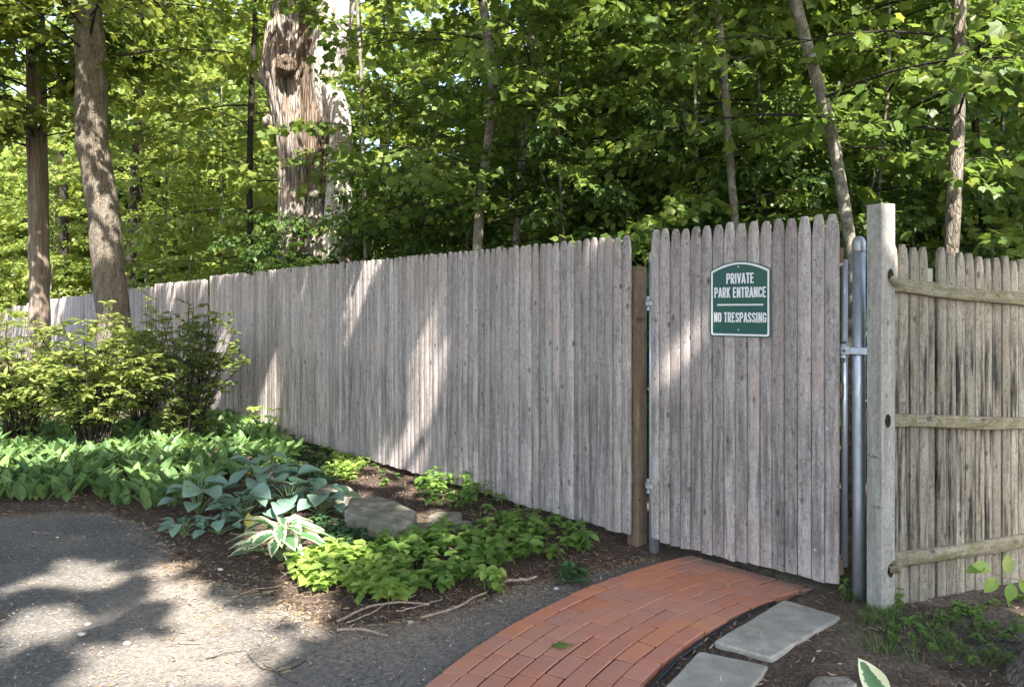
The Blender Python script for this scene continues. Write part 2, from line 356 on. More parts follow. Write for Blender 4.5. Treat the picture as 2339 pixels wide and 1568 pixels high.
def in_path(x, y, m=0.0):
    r = np.hypot(x - PC[0], y - PC[1]); a = np.degrees(np.arctan2(y - PC[1], x - PC[0])) % 360
    return (r > R0 - m) & (r < R1 + m) & (a > 122 - m * 15) & (a < 215)
def terrain(x, y):
    z = .012 * vnoise(x * 1.6, y * 1.6, 1, 3) + .012 * vnoise(x * 9, y * 9, 2, 3) - .004
    sd = drive_sd(x, y) + .05 * vnoise(x * 3.5, y * 3.5, 4, 3)
    right = (x > 3.4 - y * .62) & (y < 4.6)               # soil on the gate side of the path
    mound = np.clip(sd / .5, 0, 1) * .035 - .008
    z = np.where(inpoly(x, y, drive_poly), np.minimum(z * .2 - .03 + np.clip(sd + .06, 0, .12) * .35, .012), z + mound)
    pth = in_path(x, y, .03); z = np.where(pth, -.035, z)
    far = np.clip((np.hypot(x, y) - 14) / 60, 0, 1)
    return z + far * .8 * vnoise(x * .03, y * .03, 9, 2)
def axis(segs):
    out = []
    for a, b, st in segs: out += list(np.arange(a, b, st))
    return np.array(out + [segs[-1][1]])
gx = axis([(-220, -60, 20), (-60, -14, 3), (-14, -5, .25), (-5, 3.4, .03), (3.4, 8, .2), (8, 60, 3), (60, 220, 20)])
gy = axis([(-60, -6, 3), (-6, 2.6, .25), (2.6, 7.5, .03), (7.5, 12, .08), (12, 24, .5), (24, 60, 3), (60, 260, 20)])
X, Y = np.meshgrid(gx, gy); Z = terrain(X, Y)
nx, ny = len(gx), len(gy); I = np.arange((ny - 1))[:, None] * nx + np.arange(nx - 1)[None]
dry = np.clip((X - .9) * 2, 0, 1) * (Y < 5) * 1.0 + .5 * np.clip(1 - np.abs(drive_sd(X, Y)) / .28, 0, 1) * (Y < 6.5) + .35 * (Y > 5.8) * (X < -2)
mb = MB().add(np.stack([X, Y, Z], -1).reshape(-1, 3), np.stack([I, I + 1, I + nx + 1, I + nx], -1).reshape(-1, 4), a=np.clip(dry, .02, 1).ravel())
mb.build('ground', MT['ground'], smooth=True, kind='structure')
# driveway sheet
dx = axis([(-40, -5, 1.0), (-5, 1.6, .05)]); dy = axis([(-12, 2.7, .6), (2.7, 6.3, .05)])
X, Y = np.meshgrid(dx, dy); sd = drive_sd(X, Y)
keepv = (sd < .03) | (in_path(X, Y, .02) & (np.hypot(X - PC[0], Y - PC[1]) > R1 - .3)); keepv &= (np.hypot(X - PC[0], Y - PC[1]) > R1 - .2)
Zd = .002 + .006 * vnoise(X * .8, Y * .8, 3, 2)
nx, ny = len(dx), len(dy); I = (np.arange((ny - 1))[:, None] * nx + np.arange(nx - 1)[None]).ravel(); kv = keepv.ravel()
q = np.stack([I, I + 1, I + nx + 1, I + nx], -1); q = q[kv[q].all(1)]
dust_and_sun = .95 * np.clip(1 - (-sd) / 1.0, 0, 1) ** 1.3 * np.clip(.65 + vnoise(X * 1.7, Y * 1.7, 8, 2), 0, 1) + .08 + .35 * np.clip(.9 - np.abs(X + 1.6) / 1.2, 0, 1) * (Y < 4.6)  # bed-edge dust, plus a pale band painted for the sunlit part
mb = MB().add(np.stack([X, Y, Zd], -1).reshape(-1, 3), q, a=np.clip(dust_and_sun, .01, 1).ravel())
mb.build('driveway', MT['asphalt'], smooth=True, kind='structure')

# brick path: every brick is modelled
mb = MB(); NC = 8; cw = (R1 - R0) / NC; br = random.Random(4)
endA, endB = np.array([1.03, 4.625]), np.array([1.53, 4.07]); en = norm(np.array([-(endB - endA)[1], (endB - endA)[0]])); 
if en @ (np.array([0., 3.]) - endA) > 0: en = -en
for c in range(NC):
    ra, rb = R0 + c * cw + .0042, R0 + (c + 1) * cw - .0042; rm = (ra + rb) / 2
    L = .203; a = math.radians(119) - (L * .5 / rm if c % 2 else 0) - br.uniform(0, .02)
    while a < math.radians(212):
        b = a + (L + br.uniform(-.002, .002)) / rm; g = .0048 / rm
        top = .022 + br.uniform(-.0022, .0022); tl = br.uniform(-.0015, .0015); ro = br.uniform(-.002, .002); k = .0022
        prof = [(ra, top - k - .001), (ra + k, top + tl), (rb - k, top - tl), (rb, top - k - .001)]
        V = []; A = []
        for i, t in enumerate((a + g, a + g + k / rm, (a + b) / 2, b - g - k / rm, b - g)):
            dz = -k if i in (0, 4) else 0
            for (rr, zz) in [(ra, -.05)] + prof + [(rb, -.05)]:
                rr2 = rr + ro; p = PC + rr2 * np.array([math.cos(t), math.sin(t)])
                s = (p - endA) @ en
                if s > 0: p = p - en * s
                V.append((p[0], p[1], zz + (dz if zz > 0 else 0))); A.append(max(0, 1 - abs(s) / .13) * .8)
        cen = PC + rm * np.array([math.cos(b), math.sin(b)])
        if (cen - endA) @ en < -.01:
            q = [(i * 6 + j, i * 6 + j + 1, (i + 1) * 6 + j + 1, (i + 1) * 6 + j) for i in range(4) for j in range(5)]
            q += [(0, 1, 4, 5), (1, 2, 3, 4), (24, 29, 28, 25), (25, 28, 27, 26)]
            mb.add(V, q, a=A)
        a = b
o = mb.build('path', MT['brick'], kind='structure')
tag(o, 'curved red brick path leading to the gate')
# sand under the joints
mb = MB(); n = 60; V = []
for a in np.linspace(R(121.5), R(212), n):
    for r in (R0 + .004, R1 - .004):
        p = PC + r * np.array([math.cos(a), math.sin(a)]); s = (p - endA) @ en
        if s > -.01: p = p - en * (s + .01)
        V.append((*p, .0155))
mb.add(V, [(2 * i, 2 * i + 1, 2 * i + 3, 2 * i + 2) for i in range(n - 1)])
mb.build('path_joints', MT['joint'], kind='structure')
# black plastic edging
pts = []
for a in np.linspace(R(127), R(205), 60):
    r = R0 - .028 + .006 * math.sin(a * 9); p = PC + r * np.array([math.cos(a), math.sin(a)]); pts.append((p[0], p[1], .012 + .004 * math.sin(a * 23)))
tube(MB(), pts, .012, 8)
mb = MB(); tube(mb, pts, .012, 8); 
mb.build('edging_strip', MT['rubber'], smooth=True, label='black plastic edging tube along the inner side of the brick path', cat='edging')

# bluestone slabs
def slab(corn, top, th, label):
    c = np.mean(corn, 0); mb = MB(); c4 = [np.array(p, float) for p in corn]; out = []
    for i in range(4):
        a, b = c4[i], c4[(i + 1) % 4]
        for t in np.linspace(0, 1, 14)[:-1]: 
            p = a + (b - a) * t; p = p + norm(c - p) * (.006 if t == 0 else 0) + np.array([br.uniform(-1, 1), br.uniform(-1, 1)]) * .0022; out.append(p)
    n = len(out); V = []
    for (ins, z) in ((0.0, top - th), (.0, top - .008), (.004, top - .002), (.010, top)):
        for p in out: V.append((*(p + norm(c - p) * ins), z))
    q = [(k * n + i, k * n + (i + 1) % n, (k + 1) * n + (i + 1) % n, (k + 1) * n + i) for k in range(3) for i in range(n)]
    V.append((c[0], c[1], top + .001)); t = [(4 * n, 3 * n + i, 3 * n + (i + 1) % n) for i in range(n)]
    mb.add(V, q, t); mb.build('stone_slab', MT['bluestone'], label=label, cat='slab', group='bluestone slabs beside the brick path')
hs = .042
slab([G(1630, 1462, hs)[:2], G(1790, 1367, hs)[:2], G(1920, 1405, hs)[:2], G(1760, 1500, hs)[:2]][::-1], hs, .055, 'rectangular grey bluestone slab nearest the gate, set in bare soil')
a, b = G(1597, 1484, .035)[:2], G(1755, 1517, .035)[:2]; e = norm(G(1515, 1568, .035)[:2] - a)
slab([a, b, b + e * .62, a + e * .62], .035, .05, 'grey bluestone slab at the bottom edge of the photo, beside the bend of the brick path')

# ------------------------------------------------------------------ fences
def picket(mb, x, wd, z0, z1, y=0.0, th=.017, r=random, tip=.10, lean=0.0):
    """one board: front face at y, facing -y, gently rounded, with a tapered top"""
    xs = np.array([-.5, -.46, -.25, 0, .25, .46, .5]); yy = np.array([.0075, .0028, -.0004, -.0018, -.0004, .0028, .0075]) 
    tw = r.uniform(.36, .5)
    lv = [(z0, 1), (z0 + .25 * (z1 - z0), 1), (z0 + .6 * (z1 - z0), 1), (z1 - tip, 1), (z1 - tip * .75, .95), (z1 - tip * .45, .83), (z1 - tip * .18, .66), (z1 - .004, tw + .04), (z1, tw - .05)]
    cut = r.uniform(-.004, .004); V = []; bow = r.uniform(-.002, .002)
    for i, (z, s) in enumerate(lv):
        c = x + lean * (z - z0) + bow * math.sin(i)
        for k in range(7): V.append((c + xs[k] * wd * s, y + yy[k] * (1 if i < 7 else 2.2) + (.003 if i == 8 else 0), z + (cut * xs[k] * 2 if i == 0 else 0)))
        V.append((c + .5 * wd * s, y + th, z)); V.append((c - .5 * wd * s, y + th, z))
    n = 9; q = [(i * n + k, i * n + (k + 1) % n, (i + 1) * n + (k + 1) % n, (i + 1) * n + k) for i in range(8) for k in range(n)]
    t = [(0, k + 1, k) for k in range(1, 8)] + [(72, 72 + k, 73 + k) for k in range(1, 8)]
    mb.add(V, q, t)
def rz_of(d): return math.atan2(d[1], d[0])
# main fence: local x runs from its far left end to its right end beside the gate
FR = np.array([.719, 4.83]); FD = norm(np.array([-.64, .768])); FLEN = 27.2
FL = FR + FD * FLEN; rz = rz_of(-FD)
fence = thing('stockade_fence', 'long grey weathered stockade fence of narrow pickets, running left from the gate', 'fence', (FL[0], FL[1], 0), rz)
fr = random.Random(11); s = 0.0; idx = 0
# section breaks measured from the gate end
brk = [0, 1.05, 3.1, 5.13, 7.5, 9.9, 12.3, 14.7, 17.1, 19.5, 21.9, 24.4, 27.2]
for k in range(len(brk) - 1):
    a, b = brk[k], brk[k + 1]; npk = int(round((b - a) / .0685)); pw = (b - a) / npk; mb = MB()
    mid = (a + b) / 2
    dtop = float(np.interp(mid, [0, 6.2, 8.6, 13.8, 18.2, 26.8], [0, 0, -.048, -.14, -.2, -.45]))
    dbot = [0, 0, -.004, .075 - .0][min(k, 3)] if k < 4 else -.05 - max(0, (mid - 9)) * .03
    if k == 3: dbot = -.02
    yo = [0, .0, .0, .03, .0, .02, 0, .02, 0, .02, 0, .02][k]
    for i in range(npk):
        x = FLEN - (a + (i + .5) * pw); wd = pw - fr.uniform(.002, .0055)
        z1 = 1.905 + dtop + fr.uniform(-.007, .007); z0 = .074 + dbot + fr.uniform(-.006, .006)
        picket(mb, x, wd, z0, z1, yo + fr.uniform(-.006, .006), r=fr, tip=.085 + fr.uniform(0, .02), lean=fr.uniform(-.0006, .0006))
    mb.build('picket_panel', MT['wood'], fence)
    for zz in (.42, 1.0, 1.60):
        rb = MB(); box(rb, FLEN - b + .01, FLEN - a - .01, yo + .026, yo + .057, zz + dtop - .035, zz + dtop + .035, .006); rb.build('rail', MT['wood'], fence)
    pb = MB(); xc = FLEN - b; box(pb, xc - .045, xc + .045, yo + .062, yo + .152, -.3, 1.72 + dtop, .004)
    pb.build('fence_post', MT['wood_brown'], fence)
pb = MB(); box(pb, -.0445, .0445, -.0445, .0445, -.3, 1.715, .004)
o = pb.build('fence_post', MT['wood_brown'], fence, label='brown timber end post in the gap beside the gate')
pp = np.array([.772, 4.885]); loc = np.array([(pp - FL) @ (-FD), (pp - FL) @ np.array([FD[1], -FD[0]]) * 1.0])
nrm2 = np.array([math.cos(rz + math.pi / 2), math.sin(rz + math.pi / 2)]); o.location = ((pp - FL) @ (-FD), (pp - FL) @ nrm2, 0)

# gate
GL = np.array([.8175, 4.69]); GDr = np.array([.7071, -.7071]); grz = rz_of(GDr)
gate = thing('wooden_gate', 'closed gate of sixteen tall grey pickets at the end of the brick path', 'gate', (GL[0], GL[1], 0), grz)
mb = MB(); GW = 1.118; wds = [.0655, .0700, .069, .0690, .0710, .0700, .0710, .0700, .0705, .0715, .0705, .0685, .0705, .0720, .0690, .0710]
sc = GW / sum(wds); x = 0; gr = random.Random(5)
for i, wd in enumerate(wds):
    wd *= sc
    picket(mb, x + wd / 2, wd - gr.uniform(.002, .004), .088 + .004 * (i / 15) + gr.uniform(-.005, .005) + (.012 if i == 0 else 0), 1.918 + .008 * i / 15 + gr.uniform(-.007, .007), gr.uniform(-.003, .003), r=gr, tip=.125, lean=gr.uniform(-.0008, .0008))
    x += wd
mb.build('picket_panel', MT['wood'], gate)
for zz in (.175, 1.05, 1.72):
    mb = MB(); box(mb, .02, GW + .006, .024, .056, zz - .038, zz + .038, .004); mb.build('rail', MT['wood_brown'], gate)
mb = MB(); e1, e0 = GW - .001, .012
for xx in (e0, e1): tube(mb, [(xx, .075, .17), (xx, .075, 1.70)], .0165, 14)
for zz in (.2, 1.68): tube(mb, [(e0, .075, zz), (e1, .075, zz)], .0165, 12)
mb.build('tube_frame', MT['galv'], gate, smooth=True)
for zz in (1.49, .405):
    mb = MB(); box(mb, -.032, .012, -.004, .05, zz - .018, zz + .012, .005); tube(mb, [(-.018, .012, zz - .035), (-.018, .012, zz + .03)], .008, 10)
    tube(mb, [(-.018, .012, zz + .03), (-.018, .012, zz + .04)], .013, 6); box(mb, -.03, .0, -.008, .02, zz + .016, zz + .022, .002)
    hg = mb.build('hinge', MT['cast'], gate)
    mb = MB(); tube(mb, [(-.02, .012, zz - .045), (-.02, .012, zz - .034)], .012, 6); mb.build('bolt', MT['cast'], hg)
mb = MB(); lz = H - (800 - 707) / 463
tube(mb, [(e1, .062, lz - .038), (e1, .062, lz + .038)], .024, 16)
box(mb, e1 - .004, e1 + .045, .028, .036, lz - .022, lz + .024, .004)
lt = mb.build('fork_latch', MT['galv'], gate)
mb = MB(); box(mb, e1 + .045, e1 + .135, .026, .034, lz - .018, lz + .018, .003); box(mb, e1 + .045, e1 + .135, .092, .100, lz - .018, lz + .018, .003)
mb.build('fork_arm', MT['galv'], lt)
mb = MB(); tube(mb, [(e1 + .018, .0285, lz - .002), (e1 + .018, .022, lz - .002)], .007, 12); mb.build('bolt', MT['darkmetal'], lt)
mb = MB(); box(mb, e1 - .012, e1 + .02, .03, .06, lz + .03, lz + .045, .004); mb.build('latch_collar', MT['darkmetal'], lt)
mb = MB(); box(mb, e1 - .01, e1 + .012, .03, .06, lz - .062, lz - .038, .004)
mb.build('latch_collar', MT['darkmetal'], lt)
for bx, bz in ((GW - .115, .245), (GW - .055, .86)):
    mb = MB(); tube(mb, [(bx, -.005, bz), (bx, .0, bz)], .008, 10); mb.build('bolt', MT['screw'], gate)

def postpipe(x, y, top, name_label, rad=.0302):
    t = thing('metal_post', name_label, 'post', (x, y, 0)); mb = MB()
    tube(mb, [(0, 0, -.2), (0, 0, .5), (0, 0, 1.0), (0, 0, top - .03)], rad, 28)
    o = mb.build('pipe', MT['galv'], smooth=True); o.parent = t
    mb = MB(); prof = [(rad + .0015, top - .055), (rad + .002, top - .03), (rad + .002, top - .012), (rad * .96, top - .003), (rad * .8, top + .008), (rad * .5, top + .016), (rad * .2, top + .019), (.001, top + .02)]
    n = 24; V = [(r * math.cos(k / n * 2 * math.pi), r * math.sin(k / n * 2 * math.pi), z) for r, z in prof for k in range(n)]
    mb.add(V, [(i * n + k, i * n + (k + 1) % n, (i + 1) * n + (k + 1) % n, (i + 1) * n + k) for i in range(len(prof) - 1) for k in range(n)])
    o = mb.build('cap', MT['cast'], smooth=True); o.parent = t; return t
postpipe(1.716, 3.915, 1.795, 'round galvanised steel post with domed cap, at the latch side of the gate')
postpipe(.853, 4.752, 1.79, 'round galvanised steel hinge post, mostly hidden behind the left edge of the gate')

# right fence with its post
RD = norm(np.array([.923, .385])); RN = np.array([-RD[1], RD[0]]); PCn = np.array([1.740, 3.727]); rrz = rz_of(RD)
post = thing('wooden_post', 'tall square grey timber post with rail holes, between the steel post and the right-hand fence', 'post', (PCn[0], PCn[1], 0), rrz)
mb = MB(); box(mb, 0, .089, 0, .089, -.3, 1.952, .003); mb.build('shaft', MT['wood_post'], post)
slope = -.068
def oval(mb, x, z, rx, rzz, y=-.0012, n=20):
    V = [(x, y, z)] + [(x + rx * math.cos(k / n * 6.2832), y, z + rzz * math.sin(k / n * 6.2832)) for k in range(n)]
    mb.add(V, t=[(0, 1 + k, 1 + (k + 1) % n) for k in range(n)])
for zz, xx in ((1.612, .058), (.925, .040), (.215, .058)):
    mb = MB(); oval(mb, xx, zz, .019, .032); mb.build('hole_shade_card', MT['bark_dark'], post)  # flat dark oval stands for the shade inside the hole
rfence = thing('picket_fence', 'mossy brownish picket fence seen from its back with three rails, at the right edge', 'fence', (PCn[0] + .089 * RD[0], PCn[1] + .089 * RD[1], 0), rrz)
rf = random.Random(21); mb = MB(); x = .004; i = 0
while x < 2.75:
    wd = rf.uniform(.058, .073) if i else .062; top = 1.775 + slope * x + rf.uniform(-.02, .012)
    yoff = .034 + rf.uniform(-.003, .006)
    if i == 4: top = 1.565; wd = .052
    picket(mb, x + wd / 2, wd - .002, -.03 if i not in (99,) else 0, top, yoff, th=.02, r=rf, tip=.12 if i != 4 else .01, lean=rf.uniform(-.002, .002))
    x += wd + rf.uniform(.0, .0018) + (.011 if i == 4 else 0); i += 1
mb.build('picket_panel', MT['wood_right'], rfence)
for zz, hh, rr in ((1.604, .034, 0), (.957, .031, 0), (.285, .035, 1)):
    mb = MB(); n = 40; V = []
    sl = slope if rr == 0 else -.055 + .085
    xs = np.linspace(-.0, 2.75, n)
    for xx in xs:
        z = zz + (slope * xx if rr == 0 else -.010 * xx) + .004 * math.sin(xx * 5 + zz * 7) - .036
        if rr == 0: z = zz + slope * xx - .036 + .003 * math.sin(xx * 6 + zz)
        hl = hh * (1 + .06 * math.sin(xx * 9 + zz * 3))
        for k in range(10):
            a = math.pi * k / 9; pw_ = .55 if rr else .16; V.append((xx, .032 - (.03 if rr else .030 + .002 * math.sin(xx * 7 + k)) * abs(math.sin(a)) ** pw_, z + hl * (math.cos(a) if rr else math.copysign(abs(math.cos(a)) ** .35, math.cos(a)))))
    mb.add(V, [(i * 10 + k, (i + 1) * 10 + k, (i + 1) * 10 + k + 1, i * 10 + k + 1) for i in range(n - 1) for k in range(9)], [(0, k, k + 1) for k in range(1, 9)])
    mb.build('rail', MT['rail'], rfence)
for tp_, tr_ in (([(-.031, -.001, 1.60), (-.020, -.016, 1.585), (.004, -.006, 1.575)], [.017, .02, .022]), ([(-.034, -.001, .222), (-.018, -.022, .225), (.004, -.006, .245)], [.017, .021, .026])):
    mb = MB(); tube(mb, tp_, tr_, 12); mb.build('rail_tenon', MT['rail'], rfence)
mb = MB(); box(mb, .245, .325, .062, .075, 1.3, 1.655); mb.build('patch_board', MT['pale_board'], rfence, label='plain pale board showing through the gap of the broken picket')

# ------------------------------------------------------------------ sign
LET = {}
def arcpts(cx, cy, rx, ry, a0, a1, n=7): return [(cx + rx * math.cos(R(a)), cy + ry * math.sin(R(a))) for a in np.linspace(a0, a1, n)]
w_, t_ = .40, .073                                            # half stroke
L0, R_ = t_, w_ - t_
LET['P'] = [[(L0, 0), (L0, 1)], [(L0, 1 - t_), (.22, 1 - t_)] + arcpts(.2, .86 - t_ / 2 - .02, R_ - .2, .14, 80, 0, 4) + [(R_, .62)] + arcpts(.2, .60, R_ - .2, .12, 0, -80, 4) + [(.2, .48), (L0, .48)]]
LET['R'] = LET['P'] + [[(.19, .46), (R_ + .0, 0)]]
LET['I'] = [[(t_, 0), (t_, 1)]]
LET['V'] = [[(t_ - .03, 1), (w_ / 2, 0)], [(w_ / 2, 0), (w_ - t_ + .03, 1)]]
LET['A'] = [[(t_ - .03, 0), (w_ / 2, 1)], [(w_ / 2, 1), (w_ - t_ + .03, 0)], [(.1, .28), (.3, .28)]]
LET['T'] = [[(0, 1 - t_), (w_ - .02, 1 - t_)], [(w_ / 2 - .01, 0), (w_ / 2 - .01, 1 - t_)]]
LET['E'] = [[(L0, 0), (L0, 1)], [(L0, t_), (.34, t_)], [(L0, .52), (.31, .52)], [(L0, 1 - t_), (.34, 1 - t_)]]
LET['K'] = [[(L0, 0), (L0, 1)], [(.1, .42), (R_, 1)], [(.16, .56), (R_ + .01, 0)]]
LET['N'] = [[(L0, 0), (L0, 1)], [(R_, 0), (R_, 1)], [(L0, .97), (R_, .03)]]
LET['O'] = [[(R_, .5)] + arcpts(.2, .78, R_ - .2, .135, 0, 180, 9) + arcpts(.2, .22, R_ - .2, .135, 180, 360, 9) + [(R_, .5)]]
LET['C'] = [[(R_, .66)] + arcpts(.2, .78, R_ - .2, .135, 0, 180, 9) + arcpts(.2, .22, R_ - .2, .135, 180, 360, 9) + [(R_, .34)]]
LET['G'] = [[(R_, .68)] + arcpts(.2, .78, R_ - .2, .135, 0, 180, 9) + arcpts(.2, .22, R_ - .2, .135, 180, 360, 9) + [(R_, .45), (.22, .45)]]
LET['S'] = [[(R_, .70)] + arcpts(.2, .79, R_ - .2, .125, 0, 180, 9) + [(L0, .70), (.13, .58), (.27, .42), (R_, .30)] + arcpts(.2, .21, R_ - .2, .125, 0, -180, 9) + [(L0, .30)]]
LW = {'I': .17, 'E': .36, 'T': .38}
def text_w(s, gap=.055): return sum((.17 if c == ' ' else LW.get(c, w_)) + gap for c in s) - gap
def stroke(mb, pts, hw, f, z):
    pts = np.array(pts, float); keep = [0]
    for i in range(1, len(pts)):
        if np.linalg.norm(pts[i] - pts[keep[-1]]) > 1e-3: keep.append(i)
    pts = pts[keep]; d = norm(np.diff(pts, axis=0)); n = np.stack([-d[:, 1], d[:, 0]], 1)
    V = []
    for i in range(len(pts)):
        if i == 0: m = n[0]
        elif i == len(pts) - 1: m = n[-1]
        else:
            m = norm(n[i - 1] + n[i]); m = m / max(.6, m @ n[i])
        V += [f(pts[i] + m * hw), f(pts[i] - m * hw)]
    V3 = [(a, z, b) for a, b in V] + [(a, z + .0008, b) for a, b in V]; k = len(V)
    q = [(2 * i, 2 * i + 1, 2 * i + 3, 2 * i + 2) for i in range(len(pts) - 1)] + [(k + 2 * i, k + 2 * i + 2, k + 2 * i + 3, k + 2 * i + 1) for i in range(len(pts) - 1)]
    mb.add(V3, q)
def text(mb, s, cx, cz, h, width, y):
    tw = text_w(s); sx = width / tw; x = 0
    for c in s:
        if c != ' ':
            for si, st in enumerate(LET[c]): stroke(mb, st, t_, lambda p, x=x: (cx - width / 2 + (x + p[0]) * sx, cz + (p[1] - .5) * h), y - .00008 * si)
        x += (.17 if c == ' ' else LW.get(c, w_)) + .055
su = .588; SW, SHh = .356, .408
sp = GL + GDr * (su) + np.array([-.7071, -.7071]) * .006
sign = thing('gate_sign', 'green metal sign with white border reading PRIVATE PARK ENTRANCE, NO TRESPASSING, screwed to the gate', 'sign', (sp[0], sp[1], H + (707 - 769) / 422.6), grz)
def sign_outline(inset, cr=.012):
    w2 = SW / 2 - inset; sh_ = SHh - .046; pts = []
    b = inset; cr = max(cr, .004)
    pts += [(-w2 + cr - cr * math.cos(R(a)), b + cr - cr * math.sin(R(a))) for a in np.linspace(0, 90, 5)]
    pts += [(w2 - cr + cr * math.sin(R(a)), b + cr - cr * math.cos(R(a))) for a in np.linspace(0, 90, 5)]
    zs = sh_ - inset * .8
    top = SHh - inset
    for t in np.linspace(1, -1, 25): pts.append((w2 * t, zs + (top - zs) * (1 - abs(t) ** 1.9)))
    return pts
def plate(mb, pts, y0, y1):
    n = len(pts); V = [(a, y0, b) for a, b in pts] + [(a, y1, b) for a, b in pts] + [(0, y0, SHh * .45), (0, y1, SHh * .45)]
    mb.add(V, [(i, (i + 1) % n, n + (i + 1) % n, n + i) for i in range(n)], [(2 * n, (i + 1) % n, i) for i in range(n)] + [(2 * n + 1, n + i, n + (i + 1) % n) for i in range(n)])
mb = MB(); plate(mb, sign_outline(0), -.0035, 0); o = mb.build('panel', MT['sign_green']); o.parent = sign
mb = MB(); A_, B_ = sign_outline(.006, .012), sign_outline(.0165, .008); n = len(A_)
mb.add([(a, -.0045, b) for a, b in A_] + [(a, -.0045, b) for a, b in B_] + [(a, -.0032, b) for a, b in A_] + [(a, -.0032, b) for a, b in B_],
       [(i, (i + 1) % n, n + (i + 1) % n, n + i) for i in range(n)] + [(2 * n + i, 2 * n + (i + 1) % n, (i + 1) % n, i) for i in range(n)])
o = mb.build('border', MT['sign_white']); o.parent = sign
zt = lambda py: (769 - py) / 422.6
for tx_, cx_, py_, hh_, ww_ in (('PRIVATE', .003, 635.5, .056, .163), ('PARK ENTRANCE', .001, 667.5, .0565, .306), ('NO TRESPASSING', .001, 724.5, .0545, .310)):
    mb = MB(); text(mb, tx_, cx_, zt(py_), hh_, ww_, -.0046); o = mb.build('lettering', MT['sign_white']); o.parent = sign
mb = MB(); box(mb, -.134, .138, -.0046, -.0033, zt(697.5), zt(694)); o = mb.build('divider_line', MT['sign_white']); o.parent = sign
for zz in (zt(609), zt(753)):
    mb = MB(); tube(mb, [(-.006, -.0034, zz), (-.006, -.0052, zz), (-.006, -.0058, zz)], [.005, .005, .003], 12); o = mb.build('screw', MT['screw']); o.parent = sign

# ------------------------------------------------------------------ leaf engine
def tmpl_maple(l=5):
    if l == 5:
        rim = [(-.12, -.06), (-.40, .0), (-.36, .18), (-.56, .50), (-.30, .56), (0, .98), (.30, .56), (.56, .50), (.36, .18), (.40, .0), (.12, -.06)]
    else:
        rim = [(-.3, .0), (-.52, .46), (-.28, .55), (0, .98), (.28, .55), (.52, .46), (.3, .0)]
    V = [(0, 0, 0)] + [(x, y, -.12 * (x * x) * 1.6 - .18 * max(0, y - .3) ** 2) for x, y in rim]
    q = [(0, 1 + 2 * i + 2, 1 + 2 * i + 1, 1 + 2 * i) for i in range(len(rim) // 2)]
    return np.array(V), np.array(q), np.zeros(len(V))
def tmpl_oval(width=.5, rows=4, bend=.25, fold=.12, cols=3, peak=.45, tip=.0, wave=0.0):
    V = []; A = []; ts = np.linspace(0, 1, rows)
    for t in ts:
        wv = width / 2 * (math.sin(math.pi * min(1, t ** (math.log(.5) / math.log(peak)))) ** .8) + (.015 if 0 < t < 1 else .004)
        for c in np.linspace(-1, 1, cols):
            V.append((c * wv, t, fold * abs(c) * wv * 2 - bend * t * t + wave * math.sin(t * 9 + c * 2) * abs(c))); A.append(abs(c) if t < .93 else 1)
    q = [(r * cols + c, r * cols + c + 1, (r + 1) * cols + c + 1, (r + 1) * cols + c) for r in range(rows - 1) for c in range(cols - 1)]
    return np.array(V), np.array(q), np.array(A)
T5, T3 = tmpl_maple(5), tmpl_maple(3)
TQ = (np.array([(0, 0, 0), (-.36, .45, .05), (0, 1, -.1), (.36, .45, .05)]), np.array([(0, 3, 2, 1)]), np.zeros(4))
TO = tmpl_oval(.55, 4, .2, .15)
TOc = tmpl_oval(.42, 3, .15, .2)
def leaves(mb, Pos, Dir, Nrm, size, tm, wid=None, attr=False):
    V, q, A = tm; n = len(Pos)
    if n == 0: return
    y = norm(Dir); z = norm(Nrm - (Nrm * y).sum(1, keepdims=True) * y); x = np.cross(y, z)
    s = np.broadcast_to(size, (n,))[:, None, None]; wd = 1.0 if wid is None else np.broadcast_to(wid, (n,))[:, None, None]
    W = Pos[:, None] + s * (V[None, :, 0:1] * wd * x[:, None] + V[None, :, 1:2] * y[:, None] + V[None, :, 2:3] * z[:, None])
    Q = q[None] + (np.arange(n) * len(V))[:, None, None]
    mb.add(W.reshape(-1, 3), Q.reshape(-1, 4), a=np.tile(A, n) if attr else None)
def interp_path(pts, h):
    pts = np.asarray(pts); return np.array([np.interp(h, pts[:, 2], pts[:, k]) for k in range(3)])
